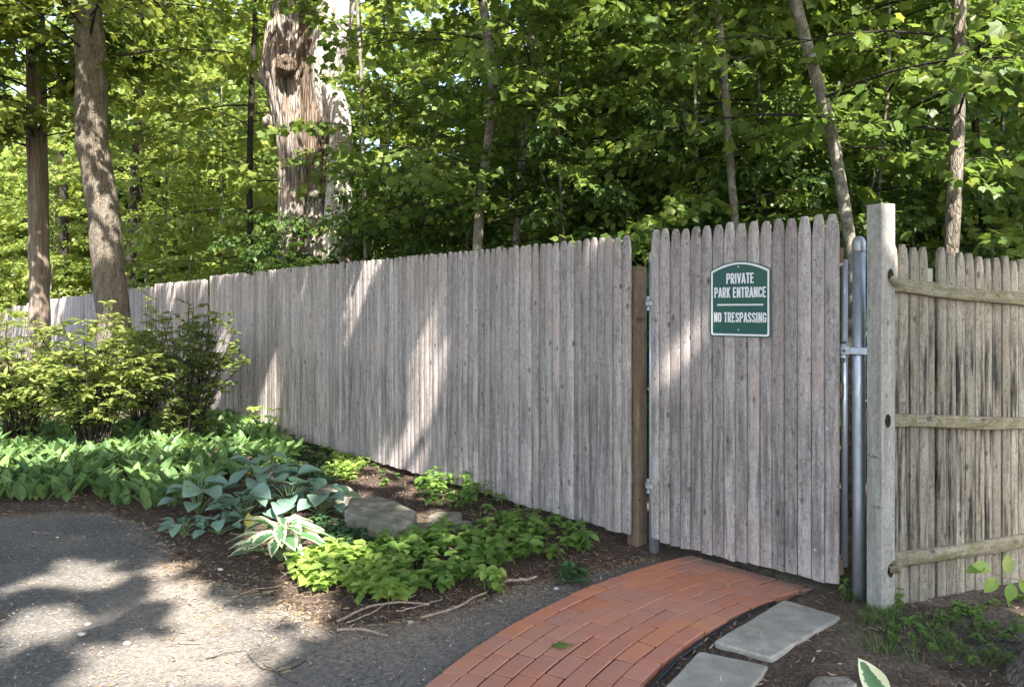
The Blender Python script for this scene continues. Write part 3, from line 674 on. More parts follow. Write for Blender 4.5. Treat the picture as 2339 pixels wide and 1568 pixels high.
def sprays(r, pts, h0, h1, nb, L, ls, ntw, pt, azc=None, azw=math.pi, rise=.3, trunk_r=.04, tilt=.65):
    """limbs with flat sprays of leaves; returns limb tubes and leaf arrays"""
    tubes = []; Pp = []; Dd = []; Nn = []; Sz = []
    for i in range(nb):
        h = h0 + (h1 - h0) * (i + r.random()) / nb; b = interp_path(pts, h)
        az = (azc if azc is not None else 0) + r.uniform(-azw, azw) if azc is not None else i * 2.4 + r.uniform(-.5, .5)
        Lb = L[0] + (L[1] - L[0]) * r.random(); ri = rise * r.uniform(.3, 1.6)
        d = np.array([math.cos(az), math.sin(az), 0]); sd = np.array([-d[1], d[0], 0]); bend = r.uniform(-.25, .25)
        t = np.linspace(0, 1, 7)[:, None]; bp = b + d * Lb * t + sd * bend * Lb * t * t + np.array([0, 0, 1]) * Lb * (ri * t - .32 * t * t)
        tubes.append((bp, np.linspace(.008 * Lb ** .8, .002, 7)))
        for j in range(ntw):
            tt = .2 + .8 * (j + r.random()) / ntw; c = np.array([np.interp(tt, t[:, 0], bp[:, k]) for k in range(3)])
            sg = 1 if j % 2 else -1; aa = az + bend * 1.5 * tt + sg * r.uniform(.4, 1.1) * (1 - .5 * tt); tl = Lb * r.uniform(.18, .38) * (1.25 - .55 * tt)
            td = np.array([math.cos(aa), math.sin(aa), r.uniform(-.45, .35)])
            n = pt; u = (np.arange(n) + r.random(n)) / n
            pp = c + td * (u * tl)[:, None] - np.array([0, 0, 1]) * (.12 * u * u * tl)[:, None]
            tubes.append((np.array([c, c + td * tl * .5, c + td * tl - np.array([0, 0, .12 * tl])]), np.array([.0035, .0025, .0015])))
            s2 = np.where(np.arange(n) % 2, 1, -1)[:, None]; tsd = np.array([-td[1], td[0], 0])
            dd = td * r.uniform(.2, 1, (n, 1)) + tsd * s2 * r.uniform(.4, 1.1, (n, 1)) + np.c_[np.zeros(n), np.zeros(n), r.uniform(-1.3, .2, n)]
            Pp.append(pp + r.normal(0, .02, (n, 3)) + dd * .04); Dd.append(dd); Nn.append(np.c_[r.normal(0, tilt, (n, 2)), np.ones(n)]); Sz.append(ls * r.uniform(.6, 1.2, n))
    return tubes, np.concatenate(Pp), np.concatenate(Dd), np.concatenate(Nn), np.concatenate(Sz)
def trunk_mesh(pts, rad, seg=12, rings=26, rough=.06, sd=0):
    sp_ = smoothpath(pts, rings); rr = np.interp(np.linspace(0, 1, rings), np.linspace(0, 1, len(rad)), rad); mb = MB()
    def dsp(a, i, p): return 1 + rough * vnoise(np.cos(a) * 1.6 + sd, np.sin(a) * 1.6 + 9, p[2] * 3.0, 2) + rough * .5 * vnoise(np.cos(a) * 5, np.sin(a) * 5 + sd, p[2] * 1.2 + 7, 2)
    tube(mb, sp_, rr, seg, True, dsp); return mb, sp_
def gz(x, y): return float(terrain(np.array([x]), np.array([y]))[0])
def tree(px_pts, depth, rads, label, bark_='bark_slim', leafm='lf_maple', h=(2.1, 6.5), nb=26, L=(.8, 1.9), ls=.09, ntw=9, pt=9, tm=None, seed=0, group=None, name='maple_tree', up=7.5, rise=.3, azc=None, azw=math.pi, seg=12, cat='tree', tilt=.65):
    r = np.random.default_rng(seed + 100)
    d = depth; pts = [P(a, b, d) for a, b in px_pts]
    pts.sort(key=lambda p: p[2])
    base = pts[0].copy(); base[2] = -.1; lo = [base]
    if pts[0][2] > .15: pts = lo + pts
    if pts[-1][2] < up:
        e = pts[-1] - pts[-2]; e /= max(e[2], .1); top = pts[-1] + e * .5 * (up - pts[-1][2]); top[2] = up; pts.append(top)
    pts = np.array(pts)
    t = thing(name, label, cat, (base[0], base[1], 0), 0, group)
    rr = list(rads) + [rads[-1] * .45]
    mb, sp_ = trunk_mesh(pts, rr, seg, 34 if seg < 20 else 110, .08 if seg < 20 else .13, seed); mb.build('trunk', MT[bark_], t, True)
    if nb:
        tb, a, b, c, s_ = sprays(r, sp_, h[0], h[1], nb, L, ls, ntw, pt, azc, azw, rise, tilt=tilt)
        mb = MB()
        for p_, r_ in tb: tube(mb, p_, r_, 5 if r_[0] > .004 else 3, False)
        mb.build('branches', MT['bark_dark'], t, True)
        mb = MB(); leaves(mb, a, b, c, s_, tm or T5); mb.build('crown', MT[leafm], t)
    return t
exec_trees = True
GS = 'slim maples just behind the fence'
tree([(1088, 600), (1100, 430), (1118, 300), (1124, 160), (1110, 60), (1098, -20)], 7.4, [.055, .05, .045, .042, .04], 'slim upright maple behind the fence, left one of the crossing pair', seed=1, group=GS, nb=30)
tree([(1180, 560), (1190, 400), (1206, 250), (1217, 120), (1213, -20)], 7.9, [.05, .045, .042, .04], 'slim maple behind the fence, right one of the crossing pair', seed=2, group=GS, nb=30)
tree([(1682, 560), (1668, 380), (1655, 200), (1640, 30), (1628, -60)], 6.3, [.036, .033, .030, .028], 'thin pale maple rising behind the top of the sign gate', seed=3, group=GS, nb=18, h=(2.2, 6.5), up=6.5)
tree([(1945, 760), (1948, 640), (1925, 450), (1895, 290), (1850, 130), (1815, 0), (1795, -80)], 5.5, [.045, .042, .040, .038, .036], 'maple leaning to the left behind the steel latch post', seed=4, group=GS, nb=20, h=(2.4, 6.5), up=6.5)
tree([(2168, 640), (2180, 420), (2187, 250), (2190, 0)], 5.3, [.052, .047, .044, .042], 'straight brown maple behind the right-hand fence', 'bark', seed=5, group=GS, nb=20, h=(2.3, 6.5), up=6.5)
tree([(2252, 620), (2238, 420), (2228, 330), (2240, 120)], 7.2, [.04, .035, .03, .025], 'thin dark crooked maple behind the far right pickets', 'bark_dark', seed=6, group=GS, nb=18, h=(1.8, 5))
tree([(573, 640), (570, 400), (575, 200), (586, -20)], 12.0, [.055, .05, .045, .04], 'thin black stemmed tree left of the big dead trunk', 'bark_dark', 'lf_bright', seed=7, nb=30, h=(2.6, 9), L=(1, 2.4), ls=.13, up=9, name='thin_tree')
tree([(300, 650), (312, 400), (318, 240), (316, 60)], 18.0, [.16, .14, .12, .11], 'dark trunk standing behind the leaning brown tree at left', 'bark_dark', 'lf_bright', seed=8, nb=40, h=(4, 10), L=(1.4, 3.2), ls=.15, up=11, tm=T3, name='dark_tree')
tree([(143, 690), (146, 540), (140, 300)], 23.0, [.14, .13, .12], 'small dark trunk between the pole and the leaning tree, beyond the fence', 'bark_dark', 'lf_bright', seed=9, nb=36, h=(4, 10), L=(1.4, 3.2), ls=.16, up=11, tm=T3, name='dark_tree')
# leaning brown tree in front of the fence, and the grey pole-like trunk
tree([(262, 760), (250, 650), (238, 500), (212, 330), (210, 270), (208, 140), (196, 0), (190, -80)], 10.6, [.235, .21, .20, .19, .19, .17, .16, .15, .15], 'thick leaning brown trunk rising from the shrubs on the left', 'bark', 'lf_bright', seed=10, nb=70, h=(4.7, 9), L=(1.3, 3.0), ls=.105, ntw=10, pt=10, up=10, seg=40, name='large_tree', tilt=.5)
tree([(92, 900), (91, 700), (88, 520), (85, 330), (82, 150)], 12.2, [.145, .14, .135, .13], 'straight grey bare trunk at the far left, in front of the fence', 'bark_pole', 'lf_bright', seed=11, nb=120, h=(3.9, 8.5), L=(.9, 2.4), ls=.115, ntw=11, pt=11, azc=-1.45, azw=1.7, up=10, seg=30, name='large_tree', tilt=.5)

# big dead trunk
dt = thing('dead_tree', 'massive pale dead trunk with knots and peeling wood behind the fence', 'tree', (P(712, 700, 10.0)[0], 10.0, 0))
D = 10.0
def ddisp(k, g0=.12):
    def f(a, i, p):
        z = p[2]; ca, sa = np.cos(a), np.sin(a)
        r_ = 1 + .14 * vnoise(ca * 1.3 + 3 + k, sa * 1.3 + 5, z * .5, 2) + .13 * vnoise(ca * 4 + 1 + k, sa * 4, z * .7, 3) + .07 * vnoise(ca * 10, sa * 10 + 4 + k, z * 1.8, 3)
        g = np.abs(vnoise(ca * 5 + 9, sa * 5 + k, z * .4, 2)); g2 = np.abs(vnoise(ca * 12 + 3, sa * 12 + k, z * .8, 2)); return r_ - g0 * np.exp(-(g / .07) ** 2) - .06 * np.exp(-(g2 / .08) ** 2)
    return f
def column_(pts, hz, rz_, name, mat, k, seg=90, n=140, **kw):
    sp_ = smoothpath(sorted(pts, key=lambda p: p[2]), n); rr = np.interp(sp_[:, 2], hz, rz_)
    mb = MB(); tube(mb, sp_, rr, seg, True, ddisp(k)); return mb.build(name, MT[mat], dt, True, **kw)
column_([P(724, 1000, D + .22), P(724, 600, D + .22), P(724, 400, D + .2), P(718, 200, D + .2), P(700, 60, D + .2), P(694, -170, D + .2)], [0, 2, 3.3, 4.5, 6.3], [.54, .43, .40, .36, .33], 'trunk', 'bark_core', 0)
column_([P(680, 1000, D - .1), P(668, 600, D - .1), P(672, 400, D - .12), P(662, 300, D - .12), P(648, 210, D - .12), P(640, 150, D - .1), P(652, 60, D - .08), P(655, -20, D - .05), P(645, -160, D)], [0, 1.6, 2.6, 3.6, 4.3, 4.9, 5.4, 6.3], [.33, .22, .20, .19, .22, .22, .18, .17], 'split_column', 'bark_dead', 4, label='grey stripped left half of the trunk')
column_([P(740, 1000, D - .15), P(735, 620, D - .2), P(722, 500, D - .24), P(716, 440, D - .15)], [0, 1.6, 2.9], [.34, .26, .08], 'buttress', 'bark_dead', 7)
mb = MB(); lp = smoothpath([P(722, 420, D + .25), P(745, 270, D + .02), P(748, 150, D - .16), P(762, 50, D - .2), P(778, -50, D - .2), P(800, -220, D - .2)], 50)
tube(mb, lp, np.interp(np.linspace(0, 1, 50), [0, .35, .55, 1], [.10, .2, .23, .18]), 48, True, lambda a, i, p: 1 + .10 * vnoise(np.cos(a) * 2, np.sin(a) * 2, p[2] * .9, 3))
mb.build('limb', MT['bark_pale'], dt, True, label='smooth bare white limb rising to the right')
mb = MB(); lp = smoothpath([P(770, 600, D - .25), P(776, 400, D - .3), P(772, 250, D - .3), P(752, 190, D - .26)], 60)
tube(mb, lp, np.interp(np.linspace(0, 1, 60), [0, .5, 1], [.20, .15, .10]), 40, True, lambda a, i, p: 1 + .22 * vnoise(np.cos(a) * 3, np.sin(a) * 3, p[2] * 1.5, 3))
mb.build('bare_ridge', MT['bark_pale'], dt, True)
for (px, py, r_, d_, lab) in ((655, 152, .13, D - .40, 'knot'), (618, 175, .16, D - .08, 'burl'), (626, 278, .10, D - .12, 'branch_stub')):
    c = P(px, py, d_); mb = MB(); n = 18; V = []
    lat = np.linspace(0, math.pi, n); lon = np.linspace(0, 2 * math.pi, 25)[:-1]
    A, B = np.meshgrid(lat, lon, indexing='ij'); u = np.stack([np.sin(A) * np.cos(B), -np.cos(A), np.sin(A) * np.sin(B)], -1)
    rad = r_ * (1 + (.3 if lab == 'knot' else .14) * vnoise(u[..., 0] * 3 + px, u[..., 1] * 3, u[..., 2] * 3, 3)); 
    if lab == 'knot': rad = rad * (1 - .45 * np.exp(-((A) / .42) ** 2))
    if lab == 'branch_stub': rad = rad * (1 + .5 * np.maximum(0, -u[..., 0]) ** 3)
    V = (c + u * rad[..., None]).reshape(-1, 3); m_ = 24
    mb.add(V, [(i * m_ + k, i * m_ + (k + 1) % m_, (i + 1) * m_ + (k + 1) % m_, (i + 1) * m_ + k) for i in range(n - 1) for k in range(m_)])
    mb.build(lab, MT['bark_dead' if lab != 'knot' else 'bark_core'], dt, True)
# a leafy sapling that crosses the dead trunk
tree([(836, 640), (830, 400), (826, 200), (815, 0)], 9.3, [.03, .025, .022, .02], 'leafy maple sapling crossing the right side of the dead trunk', 'bark_slim', 'lf_maple', seed=15, nb=13, h=(2.3, 6), L=(.5, 1.2), ls=.095, up=6.5, group='maple saplings filling the wood')

# generic understory saplings behind the fence (own positions)
GU = 'maple saplings filling the wood'
protos = []
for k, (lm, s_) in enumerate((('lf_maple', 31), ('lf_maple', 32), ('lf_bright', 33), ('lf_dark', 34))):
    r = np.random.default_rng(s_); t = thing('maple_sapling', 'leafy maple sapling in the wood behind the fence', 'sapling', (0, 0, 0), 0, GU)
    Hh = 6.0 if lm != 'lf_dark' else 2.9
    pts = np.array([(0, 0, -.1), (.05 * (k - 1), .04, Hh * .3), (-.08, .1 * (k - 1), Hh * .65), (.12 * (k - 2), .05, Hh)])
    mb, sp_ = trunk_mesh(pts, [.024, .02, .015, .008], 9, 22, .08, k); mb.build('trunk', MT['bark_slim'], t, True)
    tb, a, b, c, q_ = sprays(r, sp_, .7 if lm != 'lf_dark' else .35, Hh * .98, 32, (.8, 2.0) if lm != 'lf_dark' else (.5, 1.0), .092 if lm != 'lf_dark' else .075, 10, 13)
    mb = MB()
    for p_, r_ in tb:
        if r_[0] > .004: tube(mb, p_, r_, 4, False)
    mb.build('branches', MT['bark_dark'], t, True)
    mb = MB(); leaves(mb, a, b, c, q_, T3 if lm != 'lf_dark' else TO); mb.build('crown', MT[lm], t)
    protos.append([t, False])
def place(k, x, y, rz, s, label, group):
    t, used = protos[k]
    if used: t = copy_tree(t)
    protos[k][1] = True
    t.location = (x, y, 0); t.rotation_euler = (0, 0, rz); t.scale = (s, s, s); t['label'] = label; t['group'] = group; return t
pr = random.Random(77)
SAP = []
def where(px): return 'left of the crossing slim maples' if px < 1080 else 'between the crossing maples and the gate' if px < 1480 else 'behind the sign gate' if px < 1960 else 'behind the right-hand fence'
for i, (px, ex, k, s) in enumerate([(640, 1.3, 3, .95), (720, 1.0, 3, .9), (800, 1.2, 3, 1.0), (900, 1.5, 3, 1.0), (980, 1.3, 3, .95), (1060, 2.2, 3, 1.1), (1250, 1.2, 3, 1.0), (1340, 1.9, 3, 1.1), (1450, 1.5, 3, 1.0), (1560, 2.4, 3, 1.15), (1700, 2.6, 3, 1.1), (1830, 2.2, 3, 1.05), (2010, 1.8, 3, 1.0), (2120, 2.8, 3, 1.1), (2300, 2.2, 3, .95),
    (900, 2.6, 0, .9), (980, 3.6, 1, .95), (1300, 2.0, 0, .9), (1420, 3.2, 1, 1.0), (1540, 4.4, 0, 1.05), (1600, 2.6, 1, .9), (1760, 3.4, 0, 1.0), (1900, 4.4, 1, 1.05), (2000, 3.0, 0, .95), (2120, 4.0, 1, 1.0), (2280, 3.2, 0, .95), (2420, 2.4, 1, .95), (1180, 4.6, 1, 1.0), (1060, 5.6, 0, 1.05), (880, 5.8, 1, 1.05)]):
    if k == 3: ex = ex * .5 + 1.7; s *= 1.0  # dark-leaved saplings, added low so leaf colour deepens the shade
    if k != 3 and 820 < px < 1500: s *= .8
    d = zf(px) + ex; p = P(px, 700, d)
    nm = ('low leafy sapling coloured dark as shade, close behind the fence, ' if k == 3 else 'mid green leafy maple sapling further behind the fence, ') + where(px)
    SAP.append(place(k, p[0], p[1], pr.uniform(0, 6.28), s, nm, 'shade-dark saplings behind the fence' if k == 3 else GU))
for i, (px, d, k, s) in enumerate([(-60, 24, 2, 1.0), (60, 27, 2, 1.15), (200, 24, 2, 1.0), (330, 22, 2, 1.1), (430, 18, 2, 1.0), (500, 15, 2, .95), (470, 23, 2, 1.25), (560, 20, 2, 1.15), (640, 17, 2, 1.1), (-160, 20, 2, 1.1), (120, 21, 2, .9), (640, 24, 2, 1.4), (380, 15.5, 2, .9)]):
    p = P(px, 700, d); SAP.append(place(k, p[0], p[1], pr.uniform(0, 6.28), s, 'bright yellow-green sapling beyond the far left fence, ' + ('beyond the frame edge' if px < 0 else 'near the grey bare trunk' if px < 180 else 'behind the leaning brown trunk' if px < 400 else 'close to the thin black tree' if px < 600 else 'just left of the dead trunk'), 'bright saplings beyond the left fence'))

# taller wood trees further back, shared crown
def forest_proto(seed, lm):
    r = np.random.default_rng(seed); t = thing('forest_tree', 'tall broadleaf tree deep in the wood', 'tree', (0, 0, 0))
    pts = np.array([(0, 0, -.2), (.1, .05, 3), (-.1, .1, 7), (.1, -.05, 11)])
    mb, sp_ = trunk_mesh(pts, [.085, .07, .05, .02], 9, 18, .08, seed); mb.build('trunk', MT['bark_slim'], t, True)
    tb, a, b, c, q_ = sprays(r, sp_, .9, 11, 62, (1.6, 3.6), .24, 9, 12, rise=.35, tilt=.6)
    mb = MB()
    for p_, r_ in tb:
        if r_[0] > .004: tube(mb, p_, r_, 4, False)
    mb.build('branches', MT['bark_dark'], t, True)
    mb = MB(); leaves(mb, a, b, c, q_, T3); mb.build('crown', MT[lm], t); return [t, False]
i0 = len(protos); protos += [forest_proto(51, 'lf_maple'), forest_proto(52, 'lf_bright'), forest_proto(53, 'lf_bright')]
fo = random.Random(5)
for row, (d0, n, x0, x1) in enumerate(((14, 9, 700, 2500), (20, 11, 100, 2550), (27, 13, -250, 2600), (36, 14, -300, 2650), (46, 15, -350, 2700))):
    for i in range(n):
        px = x0 + (x1 - x0) * (i + fo.uniform(.2, .8)) / n; d = d0 * fo.uniform(.9, 1.12)
        if px < 600 and d < 24: d = 25
        k = i0 + (fo.choice([0, 0, 1]) if (row < 2 and px > 900) else fo.choice([1, 2]))
        p = P(px, 700, d); s = fo.uniform(.75, 1.1) * (1.0 if row < 3 else 1.15)
        if 800 < px < 1500: s *= .78 if row < 2 else .62
        if 800 < px < 1000 and i % 2: continue
        place(k, p[0], p[1], fo.uniform(0, 6.28), s, 'tall broadleaf tree ' + ['in the nearer wood, ', 'in the middle of the wood, ', 'deep in the wood, ', 'far back in the wood, ', 'at the back of the wood, '][row] + ('left of the dead trunk' if px < 620 else where(px)), 'trees deep in the wood')

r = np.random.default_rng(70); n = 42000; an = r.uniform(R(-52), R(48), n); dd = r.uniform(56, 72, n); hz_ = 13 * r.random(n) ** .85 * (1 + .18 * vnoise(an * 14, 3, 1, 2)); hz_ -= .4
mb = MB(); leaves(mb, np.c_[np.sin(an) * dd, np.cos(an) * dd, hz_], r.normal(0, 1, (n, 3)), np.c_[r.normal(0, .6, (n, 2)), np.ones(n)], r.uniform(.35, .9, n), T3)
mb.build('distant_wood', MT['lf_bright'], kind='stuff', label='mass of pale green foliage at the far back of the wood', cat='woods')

# ------------------------------------------------------------------ overhead canopy (unseen crowns added and shaped to cast the dappled shade)
LIT = [(200, 885, 280, 26), (150, 1012, 260, 30), (430, 1500, 230, 24), (740, 1395, 60, 30), (560, 1468, 190, 22), (180, 1295, 100, 15), (240, 1318, 110, 12), (375, 1302, 66, 15), (45, 1336, 70, 9), (400, 1346, 90, 13), (110, 1432, 120, 36), (430, 1395, 110, 15), (480, 1468, 290, 38), (690, 1392, 85, 48), (300, 1545, 210, 34), (30, 1482, 60, 20), (560, 1540, 90, 20),
       (655, 1230, 110, 48), (770, 1300, 120, 50), (880, 1285, 70, 32), (950, 1185, 75, 16), (880, 1085, 170, 24), (1000, 1128, 90, 18), (1170, 1335, 42, 12), (1010, 1275, 90, 30), (800, 1150, 60, 20),
       (560, 990, 70, 20), (380, 1042, 280, 22), (60, 1070, 100, 32), (200, 1010, 140, 22), (650, 1085, 60, 22), (150, 950, 260, 26), (430, 930, 60, 30), (350, 1105, 130, 14), (180, 915, 160, 14)]
SHD = [(40, 1375, 110, 10), (560, 1418, 100, 5), (20, 1560, 110, 24), (150, 1500, 90, 9), (330, 1388, 60, 5), (365, 1440, 60, 10), (680, 1447, 90, 7), (290, 1520, 85, 11), (60, 1545, 90, 16), (520, 1425, 60, 6), (250, 1465, 70, 6), (580, 1500, 60, 6)]
FLIT = [(812, 690, 13, 66, -.06), (503, 820, 9, 75, 0), (627, 860, 15, 75, -.04), (392, 650, 9, 34, 0), (350, 850, 16, 60, 0), (967, 775, 10, 64, -.06), (972, 860, 12, 50, -.1), (948, 1000, 15, 96, -.1), (704, 640, 9, 30, 0), (800, 885, 5, 36, 0), (865, 1030, 10, 36, 0), (1544, 835, 16, 62, -.04), (1522, 880, 10, 50, 0), (1620, 900, 16, 66, 0), (1734, 915, 17, 72, -.04), (1698, 975, 12, 50, 0)]
def litmask(px, py, fence_):
    f = np.full(px.shape, -9.)
    if fence_:
        for cx_, cy_, rx, ry, k in FLIT:
            x = px - cx_ - k * -(py - cy_) * -1 * -1; x = px - (cx_ + k * (py - cy_)); f = np.maximum(f, 1 - (x / rx) ** 2 - ((py - cy_) / ry) ** 2)
        return f + .35 * vnoise(px / 9, py / 40, 2, 2) > .05
    for cx_, cy_, rx, ry in LIT: f = np.maximum(f, 1 - ((px - cx_) / rx) ** 2 - ((py - cy_) / ry) ** 2)
    g = np.full(px.shape, -9.)
    for cx_, cy_, rx, ry in SHD: g = np.maximum(g, 1 - ((px - cx_) / rx) ** 2 - ((py - cy_) / ry) ** 2)
    return (f + .8 * vnoise(px / 95, py / 9, 5, 2) > .08) & (g + .5 * vnoise(px / 70, py / 8, 6, 2) < 0)
def canopy():
    r = np.random.default_rng(99); n = 150000
    tx = r.uniform(-17, 5.5, n); ty = r.uniform(-2, 19, n); hh = r.uniform(6.3, 9.5, n)
    tx[:16000] = r.uniform(-.9, 3.2, 16000); ty[:16000] = r.uniform(2.4, 5.2, 16000)
    p = np.stack([tx + S[0] / S[2] * hh, ty + S[1] / S[2] * hh, hh], 1)
    nF = np.array([FD[1], -FD[0]])
    if nF @ (-FR) < 0: nF = -nF
    nG = np.array([-.7071, -.7071]); lit = np.zeros(n, bool); isf = np.zeros(n, bool)
    e1 = norm(np.cross(S, [0, 0, 1.])); e2 = np.cross(S, e1)
    for k_ in range(7):
        off = (0 if k_ == 0 else 1) * (math.cos(k_ * 1.047) * e1 + math.sin(k_ * 1.047) * e2)
        q = p + off * .095
        den = -(S[0] * nF[0] + S[1] * nF[1]); num = (q[:, :2] - FR) @ nF
        t = -num / den; hit = q - S * t[:, None]; s = (hit[:, :2] - FR) @ FD
        onf = (t > 0) & (hit[:, 2] > 0) & (hit[:, 2] < 1.92) & (s > 0) & (s < 20) & (num > 0)
        den = -(S[0] * nG[0] + S[1] * nG[1]); num = (q[:, :2] - GL) @ nG
        t2 = -num / den; hit2 = q - S * t2[:, None]; s2 = (hit2[:, :2] - GL) @ GDr
        ong = (t2 > 0) & (hit2[:, 2] > 0) & (hit2[:, 2] < 1.95) & (s2 > -.1) & (s2 < 1.15) & (num > 0)
        gr_ = q - S * (q[:, 2] / S[2])[:, None]
        hx = np.where(ong[:, None], hit2, np.where(onf[:, None], hit, gr_))
        yy = np.maximum(hx[:, 1], .3); px = CX + F * hx[:, 0] / yy; py = HY - (hx[:, 2] - H) / yy * F
        f_ = ong | onf; lf_ = litmask(px, py, True); lg_ = litmask(px, py, False) & (py < 1700)
        lit |= np.where(f_, lf_, lg_ & (k_ in (0, 1, 4)))
        if k_ == 0: isf = f_
    keep = ~(lit & (r.random(n) < .985))  # drops leaves whose shadow would cover a wanted sun patch
    # beyond the fence the shade is looser, and looser still on the left
    beh = ~isf & (((np.stack([tx, ty], 1) - FR) @ nF) < -.1)
    clump = vnoise(tx * .9, ty * .9, 3, 2)
    keep &= ~(beh & (clump > np.where(tx > -.5, .06, -.05))) & ~(beh & (tx < -2.5) & (clump > -.25))
    low = (tx > 1.5)
    p = p[keep]; n = len(p)
    el = (p[:, 2] - H) / np.maximum(np.hypot(p[:, 0], p[:, 1]), .1)
    vis = (p[:, 1] > .5) & ((p[:, 2] - .3 - H) / p[:, 1] < .43)
    p = p[~vis]; n = len(p)
    return p, r
cp, r = canopy(); n = len(cp)
cl = [(2.3, 2.85), (-6.5, -3.5), (5.5, -5.5), (-1.5, -7.5)]
own = np.argmin([np.hypot(cp[:, 0] - a, cp[:, 1] - b) for a, b in cl], axis=0)
for k, (a, b) in enumerate(cl):
    t = thing('large_tree', ['rough trunk base cut by the lower right corner of the photo', 'unseen tree added behind the viewer on the left to cast shade', 'unseen tree added behind the viewer on the right to cast shade', 'unseen tree added right behind the viewer to cast shade'][k], 'tree', (a, b, 0))  # all but the first are out of view, added to shade the scene
    base_r = [.45, .35, .32, .30, .28, .26, .24] if k == 0 else [.42, .34, .3, .28, .26, .24, .2]
    mb = MB(); zz = np.array([-.1, .1, .3, .6, 1.2, 3, 8.0]); pts = np.stack([a + .0 * zz, b + 0 * zz, zz], 1); zi = np.linspace(-.1, 8, 90)
    lean = .06 if k == 0 else .0
    sp_ = np.stack([a + lean * zi, b + 0 * zi, zi], 1)
    tube(mb, sp_, np.interp(zi, zz, base_r), 48, True, lambda an, i, p: 1 + (.16 * np.cos(an * 5 + k) * max(0, 1 - p[2] / .5) + .06 * vnoise(np.cos(an) * 3, np.sin(an) * 3, p[2] * 2, 3)))
    mb.build('trunk', MT['bark'], t, True)
    m_ = own == k; c = cp[m_]
    mb = MB()
    for j in range(14):
        q_ = c[r.integers(len(c))]; s0 = np.array([a + lean * (4 + j * .25), b, 4 + j * .25]); mid = (s0 + q_) / 2 + np.array([0, 0, .6])
        tube(mb, smoothpath([s0, mid, q_], 12), np.linspace(.07, .015, 12), 6, False)
    o_ = mb.build('branches', MT['bark_dark'], t, True)
    mb = MB(); nn = len(c)
    dn = norm(r.normal(0, 1, (nn, 3)) * [1, 1, .4]); sz = r.uniform(.16, .26, nn)
    leaves(mb, c - dn * (sz * .5)[:, None], dn, np.c_[r.normal(0, .4, (nn, 2)) + S[None, :2] * .6, np.ones(nn)], sz, T3)
    mb.build('crown', MT['lf_canopy'], t)

# ------------------------------------------------------------------ shrubs
def shrub(px, d, rad, ht, nst, ppS, label, leafm, ls, seed, tm, flat_=.4, shape=1.0, name='shrub', low=.25, sq=1.0, dens=1.0):
    r = np.random.default_rng(seed); b = P(px, 700, d); z0 = gz(b[0], b[1]); t = thing(name, label, 'shrub', (b[0], b[1], z0)); base = np.array([b[0], b[1], z0])
    sm = MB(); PP = []; DD = []; NN = []
    fsd = lambda q: (q[0] - FR[0]) * FD[1] - (q[1] - FR[1]) * FD[0]
    for i in range(nst):
        az = r.uniform(0, 6.28); o = math.sqrt(r.random()) * rad * shape; hh = ht * r.uniform(.62, 1.0) * (1 - .35 * (o / rad) ** 2)
        e = base + np.array([math.cos(az) * o, math.sin(az) * o * sq, hh]); st = base + np.array([math.cos(az), math.sin(az), 0]) * r.uniform(.02, .14)
        mid = st + (e - st) * .5 + np.array([-math.cos(az) * o * .18, -math.sin(az) * o * .18, 0]) + r.normal(0, .03, 3)
        path = smoothpath([st - [0, 0, .05], mid, e], 12)
        if name == 'bush' and any(q_[2] < 1.93 and (fsd(q_) * fsd(b) < 0 or abs(fsd(q_)) < .14) for q_ in path): continue
        tube(sm, path, np.linspace(.0085, .002, 12), 5, False)
        for j in range(int(ppS)):
            u = low + (1 - low) * r.random() ** .8; c = np.array([np.interp(u, np.linspace(0, 1, 12), path[:, k]) for k in range(3)])
            aa = r.uniform(0, 6.28); L = r.uniform(.08, .30) * rad * 1.5 * (1.15 - .6 * u); td = np.array([math.cos(aa), math.sin(aa), r.uniform(.0, .8)]); td /= np.linalg.norm(td)
            if name != 'bush' or (c + td * L)[2] > 1.9 or fsd(c + td * L) * fsd(b) > 0 and abs(fsd(c + td * L)) > .12: tube(sm, [c, c + td * L * .5 + [0, 0, .01], c + td * L], [.003, .002, .001], 3, False)
            n = int(9 * dens * (L / .15) ** .5) + 2; s_ = r.random(n) ** .8
            PP.append(c + td * (s_ * L)[:, None] + r.normal(0, .006, (n, 3))); sd = np.where(np.arange(n) % 2, 1, -1)[:, None] * np.array([-td[1], td[0], 0])
            DD.append(td + sd * r.uniform(.5, 1.2, (n, 1)) + np.c_[r.normal(0, .3, (n, 2)), r.uniform(-.4, .5, n)]); NN.append(np.c_[r.normal(0, flat_, (n, 2)), np.ones(n)])
    sm.build('stems', MT['bark_dark'], t, True)
    mb = MB(); PP = np.concatenate(PP); DD = np.concatenate(DD); NN = np.concatenate(NN); sd_ = (PP[:, :2] - FR) @ np.array([FD[1], -FD[0]])
    if abs(sd_.mean()) > 0 and name == 'bush': ok = (np.sign(sd_) * np.sign((b[:2] - FR) @ np.array([FD[1], -FD[0]])) * np.abs(sd_) > .1) | (PP[:, 2] > 1.86); PP, DD, NN = PP[ok], DD[ok], NN[ok]
    leaves(mb, PP, DD, NN, ls * r.uniform(.6, 1.25, len(PP)), tm); mb.build('foliage', MT[leafm], t); return t
TL = tmpl_oval(.36, 4, .35, .15)
shrub(215, 7.8, .72, 1.62, 50, 9, 'dense yellow-green shrub with long leaves, middle one of the three by the left fence', 'lf_shrub', .095, 1, TL, dens=.85, low=.28)
shrub(40, 8.3, .70, 1.50, 44, 8, 'lower yellow-green shrub at the left edge of the photo', 'lf_shrub', .09, 2, TL, dens=.85, low=.28)
shrub(425, 8.3, .66, 1.72, 48, 10, 'sparse dull green shrub with bare lower stems against the fence', 'lf_shrub2', .06, 3, TO, low=.16, dens=1.0)
